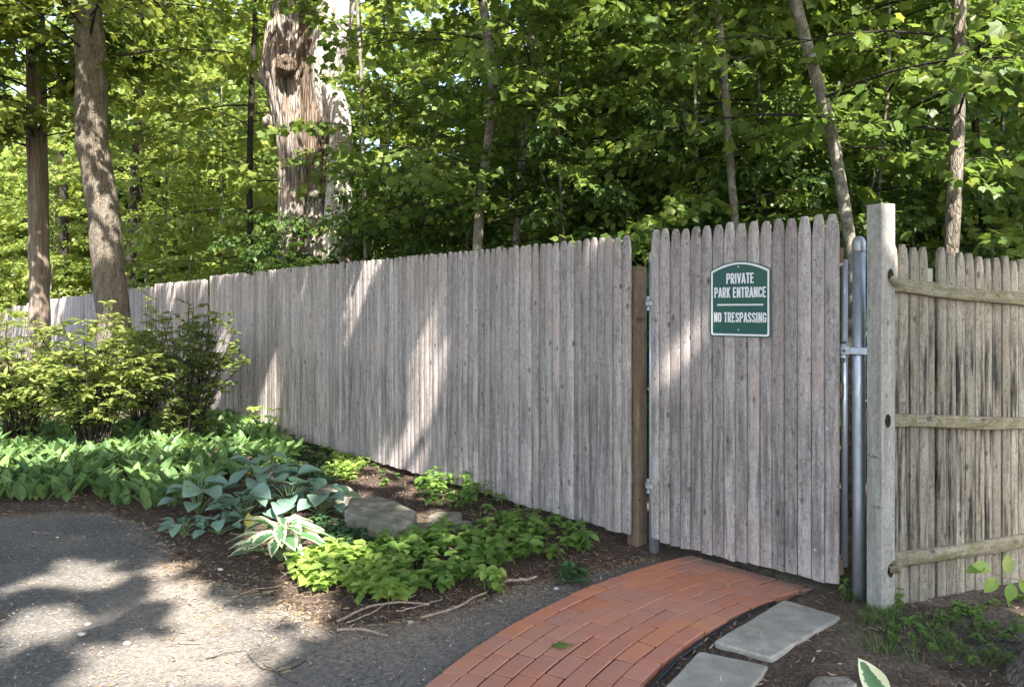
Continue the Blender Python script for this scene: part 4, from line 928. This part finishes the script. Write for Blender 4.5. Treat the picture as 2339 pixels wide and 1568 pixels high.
shrub(330, 9.2, .55, 1.66, 36, 8, 'small light shrub tucked behind the two larger ones', 'lf_shrub', .065, 4, TO, low=.25, dens=.9)
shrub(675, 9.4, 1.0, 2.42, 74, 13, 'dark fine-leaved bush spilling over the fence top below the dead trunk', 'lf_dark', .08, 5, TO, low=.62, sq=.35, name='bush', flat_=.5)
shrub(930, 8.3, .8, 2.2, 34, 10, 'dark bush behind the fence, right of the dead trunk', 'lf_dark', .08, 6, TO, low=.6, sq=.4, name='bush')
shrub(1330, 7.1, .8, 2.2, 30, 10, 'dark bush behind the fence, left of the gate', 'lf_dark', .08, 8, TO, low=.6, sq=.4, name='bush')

# ------------------------------------------------------------------ bed plants
def scatter(poly, n, r):
    P_ = np.array([G(*p)[:2] for p in poly]); lo, hi = P_.min(0), P_.max(0); out = np.zeros((0, 2))
    while len(out) < n:
        c = r.uniform(lo, hi, (n, 2)); c = c[inpoly(c[:, 0], c[:, 1], P_)]; out = np.vstack([out, c])
    return out[:n]
r = np.random.default_rng(12)
LB = [tmpl_oval(.36, 7, b, f, 5, .42, wave=.02) for b, f in ((.15, .25), (.35, .2), (.6, .25), (.05, .3))]
pp = scatter([(-330, 1150), (0, 1160), (140, 1152), (260, 1158), (350, 1178), (420, 1160), (520, 1130), (620, 1085), (690, 1050), (640, 1000), (540, 965), (420, 965), (200, 985), (-50, 985), (-330, 985)], 1750, r)
mb = MB(); zz = terrain(pp[:, 0], pp[:, 1])
for k, tm in enumerate(LB):
    for rep in range(2):
        q_ = pp[k::4]; z = zz[k::4]; n = len(q_); az = r.uniform(0, 6.28, n); up = r.uniform(.8, 2.6, n)
        leaves(mb, np.c_[q_ + r.normal(0, .02, (n, 2)), z + r.uniform(.0, .06, n)], np.c_[np.cos(az), np.sin(az), up], np.c_[-np.cos(az) * .8, -np.sin(az) * .8, np.ones(n) * .8], r.uniform(.13, .21, n), tm)
mb.build('lily_bed', MT['lf_lily'], smooth=True, kind='stuff', label='dense bed of upright broad green lily leaves', cat='ground cover')

a_ = pp[::55]; n = len(a_); az = r.uniform(0, 6.28, n); mb = MB(); leaves(mb, np.c_[a_, terrain(a_[:, 0], a_[:, 1]) + .05], np.c_[np.cos(az), np.sin(az), r.uniform(.3, 1.2, n)], np.c_[-np.cos(az), -np.sin(az), np.ones(n)], r.uniform(.12, .19, n), LB[1])
mb.build('yellowed_lily_leaves', MT['lf_yellow'], smooth=True, kind='stuff', label='few yellowed leaves dotted through the lily bed', cat='ground cover')
HB = [tmpl_oval(.78, 8, b, f, 5, .40, wave=.025) for b, f in ((.25, .22), (.45, .15), (.12, .28))]
def hosta(px, py, nl, size, spread, ht, mat, label, seed, tms=HB, flowers=0, group=None, wid=1.0, petals=True):
    r = np.random.default_rng(seed); b = G(px, py); z0 = gz(b[0], b[1]); t = thing('hosta', label, 'hosta', (b[0], b[1], z0), 0, group)
    st = MB(); lf = {i: [[], [], [], []] for i in range(len(tms))}
    for i in range(nl):
        az = i * 2.4 + r.uniform(-.35, .35); k = (i + .5) / nl; o = spread * (.25 + .75 * k) * r.uniform(.8, 1.1); hh = ht * (1.05 - .75 * k) * r.uniform(.8, 1.15)
        a = np.array([b[0], b[1], z0 - .01]); e = a + [math.cos(az) * o, math.sin(az) * o, hh + .01]; mid = (a + e) / 2 + [-math.cos(az) * o * .12, -math.sin(az) * o * .12, hh * .15]
        tube(st, smoothpath([a, mid, e], 6), np.linspace(.006, .003, 6), 5, False)
        j = r.integers(len(tms)); dn = np.array([math.cos(az), math.sin(az), r.uniform(-.25, .55)])
        for L_, v in zip(lf[j], (e, dn, np.array([-math.cos(az) * .4, -math.sin(az) * .4, 1]) + r.normal(0, .2, 3), size * r.uniform(.75, 1.15))): L_.append(v)
    st.build('stalks', MT['stem'], t, True); mb = MB()
    for j, (a, d, n_, s_) in lf.items():
        if a: leaves(mb, np.array(a), np.array(d), np.array(n_), np.array(s_), tms[j], wid=1.12 if mat == 'lf_hosta' else wid, attr=True)
    mb.build('foliage', MT[mat], t, True)
    for i in range(flowers):
        az = r.uniform(0, 6.28); a = np.array([b[0], b[1], z0]); e = a + [math.cos(az) * .07, math.sin(az) * .07, ht * 1.45]
        mb = MB(); tube(mb, smoothpath([a, (a + e) / 2 + [.01, 0, .02], e], 8), .003, 5, False)
        s_ = mb.build('flower_stalk', MT['stem'], t, True)
        mb = MB(); n = 18; an = r.uniform(0, 6.28, n); leaves(mb, e - np.c_[np.zeros(n), np.zeros(n), r.uniform(0, .07, n)], np.c_[np.cos(an), np.sin(an), r.uniform(-1.2, -.2, n)], np.c_[np.zeros((n, 2)), np.ones(n)] + r.normal(0, .3, (n, 3)), .038, TOc)
        mb.build('flower', MT['flower'], s_)
    return t
GH = 'blue hostas in front of the lily bed'
hosta(455, 1178, 15, .165, .17, .26, 'lf_hosta', 'blue-leaved hosta with a pale flower, furthest left of the blue clumps', 1, flowers=1, group=GH)
hosta(600, 1140, 20, .16, .23, .28, 'lf_hosta', 'tall blue hosta with two fading lilac flowers behind the others', 2, flowers=2, group=GH)
hosta(560, 1195, 16, .15, .19, .19, 'lf_hosta', 'blue hosta with a yellowing leaf in the middle of the clump', 3, group=GH)
hosta(660, 1180, 18, .16, .21, .22, 'lf_hosta', 'wide blue hosta just behind the white-edged one', 4, group=GH)
hosta(735, 1185, 15, .155, .19, .20, 'lf_hosta', 'blue hosta leaning against the large grey rock', 5, group=GH)
hosta(420, 1222, 12, .105, .13, .11, 'lf_hosta', 'small low blue-green hosta at the edge of the driveway', 6, group=GH)
hosta(500, 1222, 10, .10, .13, .10, 'lf_hosta', 'small blue-green hosta right of the lowest one by the driveway', 7, group=GH)
HV = [tmpl_oval(.52, 10, b, f, 9, .42, wave=.035) for b, f in ((.45, .2), (.7, .15), (.25, .25))]
hosta(645, 1285, 26, .185, .12, .21, 'lf_vari', 'hosta with cream-edged green leaves at the front of the bed', 8, tms=HV)
mb = MB(); leaves(mb, np.array([G(567, 1170, .16)]), np.array([[.2, -.3, -1.0]]), np.array([[0, -1, .3]]), .11, TO); mb.build('leaf', MT['lf_yellow'], label='single yellow-green leaf among the blue hostas', cat='leaf')

TW = tmpl_oval(.62, 4, .18, .2, 3, .5)
def whorls(poly, n, ht, ls, mat, seed, nm, label, k=5, tiers=2, kind='stuff', pts=None):
    r = np.random.default_rng(seed); q_ = scatter(poly, n, r) if pts is None else pts; zz = terrain(q_[:, 0], q_[:, 1]); mb = MB(); n = len(q_)
    hh = ht * r.uniform(.55, 1.2, n); ln = r.normal(0, .25, (n, 2)) * hh[:, None]; szv = r.uniform(.55, 1.2, n)
    for tr in range(tiers):
        f = 1 - .38 * tr
        for j in range(k):
            az = j * 6.283 / k + r.uniform(-.35, .35, n) + tr * .6
            leaves(mb, np.c_[q_ + ln * f, zz + hh * f], np.c_[np.cos(az), np.sin(az), r.uniform(-.25, .45, n)], np.c_[r.normal(0, .25, (n, 2)), np.ones(n)], ls * r.uniform(.65, 1.25, n) * (1 + .15 * tr) * szv, TW)
    for i in range(n): 
        if i % 2 == 0 or n < 60: tube(mb, [(q_[i, 0], q_[i, 1], zz[i] - .01), (q_[i, 0] + ln[i, 0], q_[i, 1] + ln[i, 1], zz[i] + hh[i])], .0022, 3, False)
    return mb.build(nm, MT[mat], smooth=True, kind=kind, label=label, cat='ground cover' if kind == 'stuff' else 'plant')
whorls([(650, 1290), (720, 1270), (830, 1300), (900, 1330), (960, 1360), (900, 1385), (800, 1380), (740, 1370), (660, 1320)], 84, .10, .072, 'lf_lime', 21, 'leafy_ground_cover', 'pale lime-green whorled ground cover along the front of the bed')
whorls([(850, 1285), (910, 1250), (1010, 1232), (1130, 1210), (1270, 1235), (1240, 1275), (1170, 1300), (1120, 1345), (1020, 1355), (930, 1375), (870, 1350)], 140, .10, .068, 'lf_weed', 22, 'leafy_ground_cover', 'mid green whorled ground cover between the rocks and the driveway')
whorls([(950, 1140), (1010, 1100), (1090, 1115), (1120, 1160), (1050, 1190), (960, 1170)], 62, .15, .05, 'lf_weed', 23, 'leafy_ground_cover', 'taller leafy patch growing beside the fence bottom')
whorls([(730, 1075), (800, 1050), (850, 1080), (800, 1115), (740, 1100)], 46, .09, .045, 'lf_lime', 24, 'leafy_ground_cover', 'small yellow-green patch above the back rock')
whorls([(640, 1010), (700, 1000), (800, 1060), (740, 1090), (680, 1110), (610, 1060)], 240, .05, .032, 'lf_ivy', 25, 'ivy_patch', 'fine dark ground ivy between the lilies and the fence')
whorls([(760, 1222), (800, 1228), (880, 1236), (850, 1262), (760, 1270), (730, 1245)], 110, .025, .032, 'lf_ivy', 26, 'ivy_patch', 'dark ground ivy under the large rock')
whorls([(2040, 1425), (2200, 1400), (2338, 1385), (2338, 1530), (2150, 1540), (2030, 1480)], 62, .035, .026, 'lf_weed', 27, 'weed_patch', 'small clover-like weeds scattered on the soil at right')
whorls([(640, 1020), (720, 1010), (900, 1085), (1080, 1135), (1260, 1185), (1400, 1235), (1380, 1262), (1200, 1205), (1080, 1195), (960, 1120), (860, 1110), (800, 1080), (700, 1060)], 60, .07, .04, 'lf_weed', 41, 'leafy_ground_cover', 'scattered small green shoots along the foot of the fence')
whorls([(640, 1050), (740, 1060), (800, 1100), (720, 1130), (640, 1110)], 60, .07, .045, 'lf_ivy', 42, 'leafy_ground_cover', 'dark green leafy patch between the blue hostas and the fence')
whorls([(700, 1195), (790, 1215), (850, 1250), (800, 1275), (720, 1240)], 50, .06, .042, 'lf_ivy', 43, 'leafy_ground_cover', 'dark green leafy patch between the edged hosta and the large rock')
whorls([(1150, 1190), (1290, 1225), (1350, 1260), (1280, 1290), (1180, 1250)], 26, .09, .05, 'lf_weed', 44, 'leafy_ground_cover', 'thin scatter of green shoots between the ground cover and the end post')
def plant(px, py, ht, n, ls, mat, label, seed, sp=.05, k=5, tiers=3):
    r = np.random.default_rng(seed); b = G(px, py)[:2]; t = thing('seedling', label, 'plant', (b[0], b[1], gz(*b)))
    q_ = b + r.normal(0, sp * .5, (n, 2)); zz = terrain(q_[:, 0], q_[:, 1]); st = MB(); lf = MB()
    for i in range(n):
        hh = ht * r.uniform(.6, 1.05); e = np.array([q_[i, 0], q_[i, 1], zz[i]]) + np.r_[r.normal(0, .22, 2) * hh, hh]; a = np.array([q_[i, 0], q_[i, 1], zz[i] - .02])
        tube(st, [a, (a + e) / 2 + r.normal(0, .006, 3), e], [.0035, .003, .002], 5, False)
        for tr in range(tiers):
            f = 1 - .27 * tr; az = np.arange(k) * 6.283 / k + r.uniform(0, 6.28)
            leaves(lf, np.tile(a + (e - a) * f, (k, 1)), np.c_[np.cos(az), np.sin(az), r.uniform(-.4, .5, k)], np.c_[r.normal(0, .3, (k, 2)), np.ones(k)], ls * r.uniform(.7, 1.2, k), TW)
    st.build('stem', MT['stem'], t, True); lf.build('foliage', MT[mat], t, True)
for a in [(1322, 1262, .15, 3, .065, 'lf_weed', 'leafy seedling nearest the fence end, left of the brick path', 31), (1298, 1322, .12, 4, .06, 'lf_ivy', 'darker seedling at the driveway edge beside the brick path', 32, .09),
          (1128, 1352, .13, 3, .06, 'lf_lime', 'bright seedling beside the pale stick on the driveway edge', 33), (955, 1092, .14, 1, .05, 'lf_weed', 'slender seedling against the fence bottom, above the rocks', 34),
          (1190, 1172, .06, 2, .03, 'lf_weed', 'tiny seedling by the fence right of the leafy patch', 35), (1272, 1198, .06, 2, .03, 'lf_weed', 'tiny seedling by the fence nearest its end post', 36),
          (600, 1010, .34, 5, .075, 'lf_lime', 'yellow-green plant where the lily bed meets the fence', 37, .16), (1932, 1372, .10, 2, .03, 'lf_weed', 'small clover seedling at the foot of the steel post', 38),
          (2050, 1402, .09, 4, .028, 'lf_weed', 'clover weed at the foot of the tall timber post', 39, .06), (1135, 1225, .12, 2, .05, 'lf_lime', 'bright two-stemmed seedling in the mulch behind the ground cover', 40)]:
    plant(*a[:8], **({'sp': a[8]} if len(a) > 8 else {}))
# maple twig at the right edge, close to the viewer
t = thing('leafy_twig', 'yellow-green leafy twig reaching in from the right edge', 'twig', P(2350, 1330, 2.6)); tp = [P(2420, 1345, 2.6), P(2338, 1325, 2.6), P(2290, 1315, 2.62), P(2235, 1298, 2.65)]
mb = MB(); tube(mb, smoothpath(tp, 12), np.linspace(.004, .0015, 12), 6, False); mb.build('stem', MT['twig'], t, True)
mb = MB(); lp = np.array([P(x, y, 2.62) for x, y in ((2262, 1300), (2275, 1318), (2300, 1308), (2310, 1330), (2325, 1322), (2250, 1294))]); ld = np.array([[-1, -.1, .35], [-.7, -.1, -.8], [.1, 0, 1], [-.3, -.3, -1], [.5, 0, -.6], [-1, .1, -.2]])
leaves(mb, lp, ld, np.tile([.1, -.9, .5], (6, 1)) + r.normal(0, .25, (6, 3)), .062, tmpl_oval(.62, 6, .2, .15, 5, .45)); mb.build('foliage', MT['lf_lime'], t, True)
# cream-edged hosta leaf poking in at the bottom
t = thing('hosta', 'single cream-edged hosta leaf poking up at the bottom right, close to the viewer', 'hosta', G(1990, 1640)); b = P(2010, 1600, 2.25)
mb = MB(); leaves(mb, np.array([P(2022, 1625, 2.25), P(1935, 1640, 2.4)]), np.array([[-.45, .0, 1.0], [-1, .1, .5]]), np.array([[.3, -1, .3], [0, -.5, 1]]), np.array([.165, .10]), tmpl_oval(.5, 10, .1, .2, 9, .42, wave=.03), attr=True); mb.build('foliage', MT['lf_vari'], t, True)
mb = MB(); tube(mb, smoothpath([G(1990, 1640, -.01), P(2024, 1640, 2.25), P(2022, 1622, 2.25)], 8), .005, 6, False); mb.build('stalks', MT['stem'], t, True)

# grass at right
r = np.random.default_rng(8); mb = MB(); TG = (np.array([(-.03, 0, 0), (.03, 0, 0), (.022, .5, -.04), (-.022, .5, -.04), (.003, 1, -.22), (-.003, 1, -.22)]), np.array([(0, 1, 2, 3), (3, 2, 4, 5)]), np.zeros(6))
ct = scatter([(1870, 1420), (2030, 1405), (2240, 1395), (2338, 1400), (2338, 1560), (2130, 1540), (1960, 1500)], 60, r); gp = (ct[r.integers(0, 26, 620)] + r.normal(0, .035, (620, 2))); n = len(gp); az = r.uniform(0, 6.28, n)
leaves(mb, np.c_[gp, terrain(gp[:, 0], gp[:, 1])], np.c_[np.cos(az) * .7, np.sin(az) * .7, r.uniform(.5, 1.5, n)], np.c_[-np.cos(az), -np.sin(az), np.ones(n) * .3], r.uniform(.03, .085, n), TG)
gp = np.vstack([G(1945, 1376)[:2] + r.normal(0, .03, (150, 2)), G(2025, 1412)[:2] + r.normal(0, .035, (160, 2)), G(1905 + 80, 1428)[:2] + r.normal(0, .03, (110, 2))]); n = len(gp); az = r.uniform(0, 6.28, n)
leaves(mb, np.c_[gp, terrain(gp[:, 0], gp[:, 1])], np.c_[np.cos(az) * .8, np.sin(az) * .8, r.uniform(.6, 1.6, n)], np.c_[-np.cos(az), -np.sin(az), np.ones(n) * .3], r.uniform(.03, .08, n), TG)
mb.build('grass', MT['lf_grass'], kind='stuff', label='thin grass tufts on the soil at right', cat='grass')

# ------------------------------------------------------------------ rocks, sticks, litter
def rock(corn, zt_, zb, label, seed, tilt=(0, 0), mat='stone'):
    C_ = np.array([G(a, b, zt_)[:2] for a, b in corn]); c = C_.mean(0); mb = MB(); n = 40; V = []
    per = np.vstack([C_, C_[:1]]); per = np.array([[np.interp(t, np.arange(len(per)), per[:, k]) for k in (0, 1)] for t in np.linspace(0, len(C_), n, endpoint=False)])
    lv = [(1.03, zb), (1.03, zb + .35 * (zt_ - zb)), (1.02, zb + .8 * (zt_ - zb)), (1.0, zt_ - .006), (.965, zt_), (.6, zt_ + .004), (.3, zt_ + .003), (.02, zt_)]
    for i, (s, z) in enumerate(lv):
        q_ = c + (per - c) * s; nn = vnoise(q_[:, 0] * 9 + seed, q_[:, 1] * 9, z * 14 + seed, 3)
        u = norm(q_ - c); q_ = q_ + u * (nn * .016)[:, None] * (1 if i < 5 else .3)
        zz = z + (vnoise(q_[:, 0] * 10, q_[:, 1] * 10 + seed, 2, 2) * .012 if i > 2 else 0) + (q_ - c) @ np.array(tilt)
        V.append(np.c_[q_, zz])
    V = np.concatenate(V); mb.add(V, [(i * n + k, i * n + (k + 1) % n, (i + 1) * n + (k + 1) % n, (i + 1) * n + k) for i in range(len(lv) - 1) for k in range(n)])
    o = mb.build('rock', MT[mat], smooth=False, label=label, cat='rock', group='rocks at the edge of the planting bed'); return o
rock([(788, 1168), (800, 1136), (868, 1130), (952, 1166), (944, 1186), (905, 1198), (840, 1186)], .14, -.04, 'large squared lichen-grey rock in the middle of the bed', 3)
rock([(705, 1122), (730, 1102), (790, 1105), (805, 1115), (790, 1130), (740, 1135)], .10, -.03, 'smaller grey rock behind the large one', 5)
rock([(908, 1212), (930, 1192), (985, 1190), (1000, 1200), (975, 1214)], .07, -.03, 'flat pale rock in front of the large one, half under leaves', 7)
rock([(980, 1178), (1005, 1167), (1050, 1166), (1055, 1178), (1020, 1186)], .06, -.03, 'small flat white rock right of the large one', 9)
rock([(1020, 1196), (1040, 1188), (1075, 1188), (1078, 1198), (1040, 1203)], .05, -.03, 'smallest flat rock under the ground cover leaves', 11)
rock([(1845, 1560), (1870, 1545), (1930, 1540), (1960, 1556), (1930, 1575), (1870, 1580)], .045, -.03, 'rounded half-buried rock at the bottom edge on the right', 13)
def stick(pts, r0, r1, label, h=.012, seed=0, mat='twig', seg=8):
    k0 = .5 if mat == 'bark_dark' else .66; r0 *= k0; r1 *= k0
    q_ = [G(a, b, h) for a, b in pts]; n = max(12, 7 * len(pts)); p_ = smoothpath(q_, n); rr = np.random.default_rng(seed)
    p_[:, :2] += rr.normal(0, r0 * .18, (n, 2)); p_[:, 2] = h + r0 * .3 + np.abs(vnoise(np.linspace(0, 4, n), seed, 0, 2)) * .012
    mb = MB(); tube(mb, p_, np.linspace(r0, r1, n) * (1 + .12 * vnoise(np.linspace(0, 9, n), seed + 3, 1)), seg)
    mb.build('fallen_stick', MT[mat], smooth=True, label=label, cat='stick', group='fallen sticks along the edge of the bed')
stick([(770, 1421), (850, 1385), (905, 1378), (980, 1383)], .012, .007, 'pale forked stick crossing the front edge of the bed', seed=1)
stick([(960, 1412), (1010, 1398), (1060, 1378), (1112, 1352)], .011, .008, 'thick grey stick slanting under the bright seedling', seed=2)
stick([(768, 1440), (800, 1437), (850, 1444), (885, 1452)], .012, .008, 'short pale stick lying alone on the driveway', seed=3)
stick([(1150, 1330), (1190, 1326), (1226, 1320)], .014, .011, 'stubby pale branch piece right of the bright seedling', seed=4)
stick([(905, 1398), (960, 1385), (1010, 1370)], .006, .004, 'thin twig lying between the two thicker sticks', seed=5)
stick([(790, 1424), (850, 1400), (905, 1372), (960, 1380)], .006, .003, 'thin brown twig tangled with the pale forked stick', seed=6)
stick([(525, 1218), (560, 1222), (600, 1216)], .006, .003, 'thin grey twig on the mulch above the edged hosta', seed=7)
stick([(700, 1512), (640, 1535), (590, 1522), (565, 1495)], .004, .003, 'curved dark twig at the bottom of the driveway', .006, 8, 'bark_dark')
stick([(600, 1515), (650, 1548), (680, 1562)], .003, .002, 'short dark twig crossing the curved one', .008, 9, 'bark_dark')
stick([(405, 1468), (465, 1470)], .004, .003, 'straight tan twig in the sunlit middle of the driveway', .006, 10)
stick([(530, 1365), (600, 1345), (645, 1337)], .005, .003, 'long pale twig pointing from the driveway to the edged hosta', .008, 11)
stick([(75, 1216), (125, 1218)], .004, .002, 'pale twig on the shaded left part of the driveway', .006, 12)
stick([(470, 1505), (520, 1492), (590, 1480)], .004, .002, 'thin dark twig below the tan one on the driveway', .006, 13, 'bark_dark')
stick([(1700, 1565), (1800, 1550), (1870, 1520), (1905, 1490)], .009, .004, 'brown root-like stick in the soil below the slabs', .01, 14, 'bark')
stick([(1880, 1388), (1930, 1400)], .003, .002, 'thin pale twig right of the nearest slab', .01, 15)
stick([(1935, 1440), (2000, 1460), (2040, 1466)], .004, .002, 'pale twig on the soil in front of the timber post', .01, 16)
stick([(1620, 1480), (1640, 1462), (1648, 1445)], .006, .002, 'crooked grey twig between the black edging and the near slab', .02, 17)

r = np.random.default_rng(61)
TC = (np.array([(-.25, 0, 0), (.25, 0, .02), (.3, .5, .1), (-.2, .5, .06), (.12, 1, .0), (-.12, 1, .03)]), np.array([(0, 1, 2, 3), (3, 2, 4, 5)]), np.zeros(6))
def litter(pts, size, mat, nm, label, wid=(.15, .5), lift=.004, tilt=.25):
    n = len(pts); z = terrain(pts[:, 0], pts[:, 1]); drv = drive_sd(pts[:, 0], pts[:, 1]) < 0; z = np.where(drv, np.maximum(z, .006), z); z = np.where(in_path(pts[:, 0], pts[:, 1]), .024, z)
    az = r.uniform(0, 6.28, n); mb = MB(); leaves(mb, np.c_[pts, z + lift * r.random(n)], np.c_[np.cos(az), np.sin(az), r.normal(0, tilt * .6, n)], np.c_[r.normal(0, tilt, (n, 2)), np.ones(n)], r.uniform(size[0], size[1], n), TC, wid=r.uniform(*wid, n))
    return mb.build(nm, MT[mat], kind='stuff', label=label, cat='litter')
bedP = [(330, 1205), (400, 1290), (560, 1345), (700, 1400), (800, 1430), (1000, 1400), (1200, 1325), (1480, 1275), (1440, 1250), (1200, 1165), (900, 1080), (640, 995), (480, 955), (300, 930), (-100, 950), (-100, 1170), (250, 1165)]
a = scatter(bedP, 26000, r); litter(a, (.012, .045), 'chips', 'mulch', 'dark brown bark mulch covering the bed', (.2, .5), .012, .5)
a = scatter([(1500, 1545), (1620, 1440), (1760, 1372), (1850, 1350), (1925, 1345), (2338, 1345), (2338, 1700), (1500, 1700)], 3200, r); a = a[~in_path(a[:, 0], a[:, 1], .03)]; litter(a, (.008, .03), 'chips', 'mulch', 'fine brown wood crumbs on the soil at right', (.15, .4), .006, .4)
be = np.array(bed_edge)[2:]; k = r.integers(0, len(be) - 1, 9000); u = r.random((9000, 1)); a = be[k] * (1 - u) + be[k + 1] * u + r.normal(0, 1, (9000, 2)) * np.abs(r.normal(0, .16, (9000, 1)))
a = a[~in_path(a[:, 0], a[:, 1], .02)]; litter(a[:6000], (.008, .035), 'litter', 'leaf_litter', 'tan dry leaf bits and needles along the driveway edge', (.1, .45))
litter(a[6000:], (.01, .04), 'chips', 'mulch', 'loose dark mulch spilling over the driveway edge', (.15, .4))
a = scatter([(-200, 1190), (320, 1200), (450, 1320), (700, 1420), (900, 1430), (1200, 1335), (1000, 1540), (900, 1700), (-200, 1700)], 1500, r); litter(a, (.006, .03), 'litter', 'leaf_litter', 'scattered dry leaf crumbs on the driveway', (.1, .6))
a = scatter(bedP, 5200, r); litter(a, (.01, .04), 'litter', 'leaf_litter', 'dry tan leaf bits on the mulch', (.15, .6), .016, .5)
a = scatter([(1500, 1545), (1620, 1440), (1850, 1350), (2338, 1340), (2338, 1700), (1500, 1700)], 700, r); a = a[~in_path(a[:, 0], a[:, 1], .02)]; litter(a, (.01, .035), 'litter', 'leaf_litter', 'dry leaf bits on the soil at right', (.15, .5), .01, .5)
a = scatter([(980, 1568), (1163, 1425), (1443, 1299), (1573, 1267), (1847, 1344), (1637, 1427), (1483, 1568)], 40, r); litter(a, (.004, .016), 'litter', 'leaf_litter', 'few dry crumbs on the brick path', (.15, .5), .004)
# fallen leaves that can be picked out
def oneleaf(px, py, h, size, az, mat, label, tm=T5, nrm=(0, 0, 1)):
    b = G(px, py, h); mb = MB(); leaves(mb, np.array([b]), np.array([[math.cos(az), math.sin(az), .08]]), np.array([nrm]) + .12, size, tm); mb.build('fallen_leaf', MT[mat], label=label, cat='leaf')
oneleaf(1266, 1472, .03, .085, .1, 'lf_weed', 'green maple leaf lying on the brick path')
oneleaf(1352, 1331, .02, .13, 2.9, 'lf_ivy', 'large flat green leaf beside the outer edge of the brick path', TW)
oneleaf(600, 1352, .01, .06, .5, 'litter', 'reddish brown leaf on the driveway below the edged hosta')
oneleaf(1655, 1338, .028, .05, .2, 'litter', 'dark curled leaf on the bricks near the gate', TW)
oneleaf(1938, 1392, .02, .035, .2, 'lf_yellow', 'small yellow leaf between the slab and the timber post', TW)
oneleaf(640, 1532, .008, .06, 1.0, 'litter', 'torn tan leaf at the bottom of the driveway')
# pebbles
def pebble(px, py, s, seed, h=.008):
    b = G(px, py, h); mb = MB(); n, m_ = 8, 12; A, B = np.meshgrid(np.linspace(.02, math.pi - .02, n), np.linspace(0, 2 * math.pi, m_ + 1)[:-1], indexing='ij'); u = np.stack([np.sin(A) * np.cos(B), np.sin(A) * np.sin(B), np.cos(A)], -1)
    V = u * s * (1 + .3 * vnoise(u[..., 0] * 2 + seed, u[..., 1] * 2, u[..., 2] * 2, 2))[..., None] * [1, .75, .5]
    mb.add((b + V.reshape(-1, 3)), [(i * m_ + k, (i + 1) * m_ + k, (i + 1) * m_ + (k + 1) % m_, i * m_ + (k + 1) % m_) for i in range(n - 1) for k in range(m_)]); return mb
for (x, y, s, lab) in ((201, 1424, .016, 'white pebble in the sun patch on the driveway, upper of the close pair'), (187, 1446, .017, 'white pebble in the sun patch on the driveway, lower of the close pair'), (290, 1468, .018, 'round tan pebble right of the white pair on the driveway'), (131, 1226, .010, 'small pale pebble in the left driveway shade'), (1270, 1343, .014, 'white pebble on the dark asphalt left of the brick path'), (937, 1419, .014, 'white pebble just below the fallen sticks'), (503, 1299, .016, 'white stone chip on the mulch left of the edged hosta'), (877, 1145 - 12, .02, 'white pebble on the mulch above the large rock')):
    pebble(x, y, s, x).build('pebble', MT['pebble'], smooth=True, label=lab, cat='pebble', group='pebbles on the driveway and bed')
mb = MB(); a = scatter([(-200, 1190), (450, 1320), (700, 1420), (1200, 1335), (1440, 1295), (1000, 1540), (900, 1700), (-200, 1700)], 260, r)
for i, q_ in enumerate(a):
    s = r.uniform(.002, .006); u = r.normal(0, 1, (6, 3)); V = np.array([(1, 0, 0), (0, 1, 0), (-1, 0, 0), (0, -1, 0), (0, 0, .7), (0, 0, -.5)]) * s * r.uniform(.7, 1.3, (6, 1)) + [q_[0], q_[1], .007]
    mb.add(V, t=[(0, 1, 4), (1, 2, 4), (2, 3, 4), (3, 0, 4)])
mb.build('gravel', MT['pebble'], kind='stuff', label='tiny pale grit scattered on the driveway', cat='gravel')
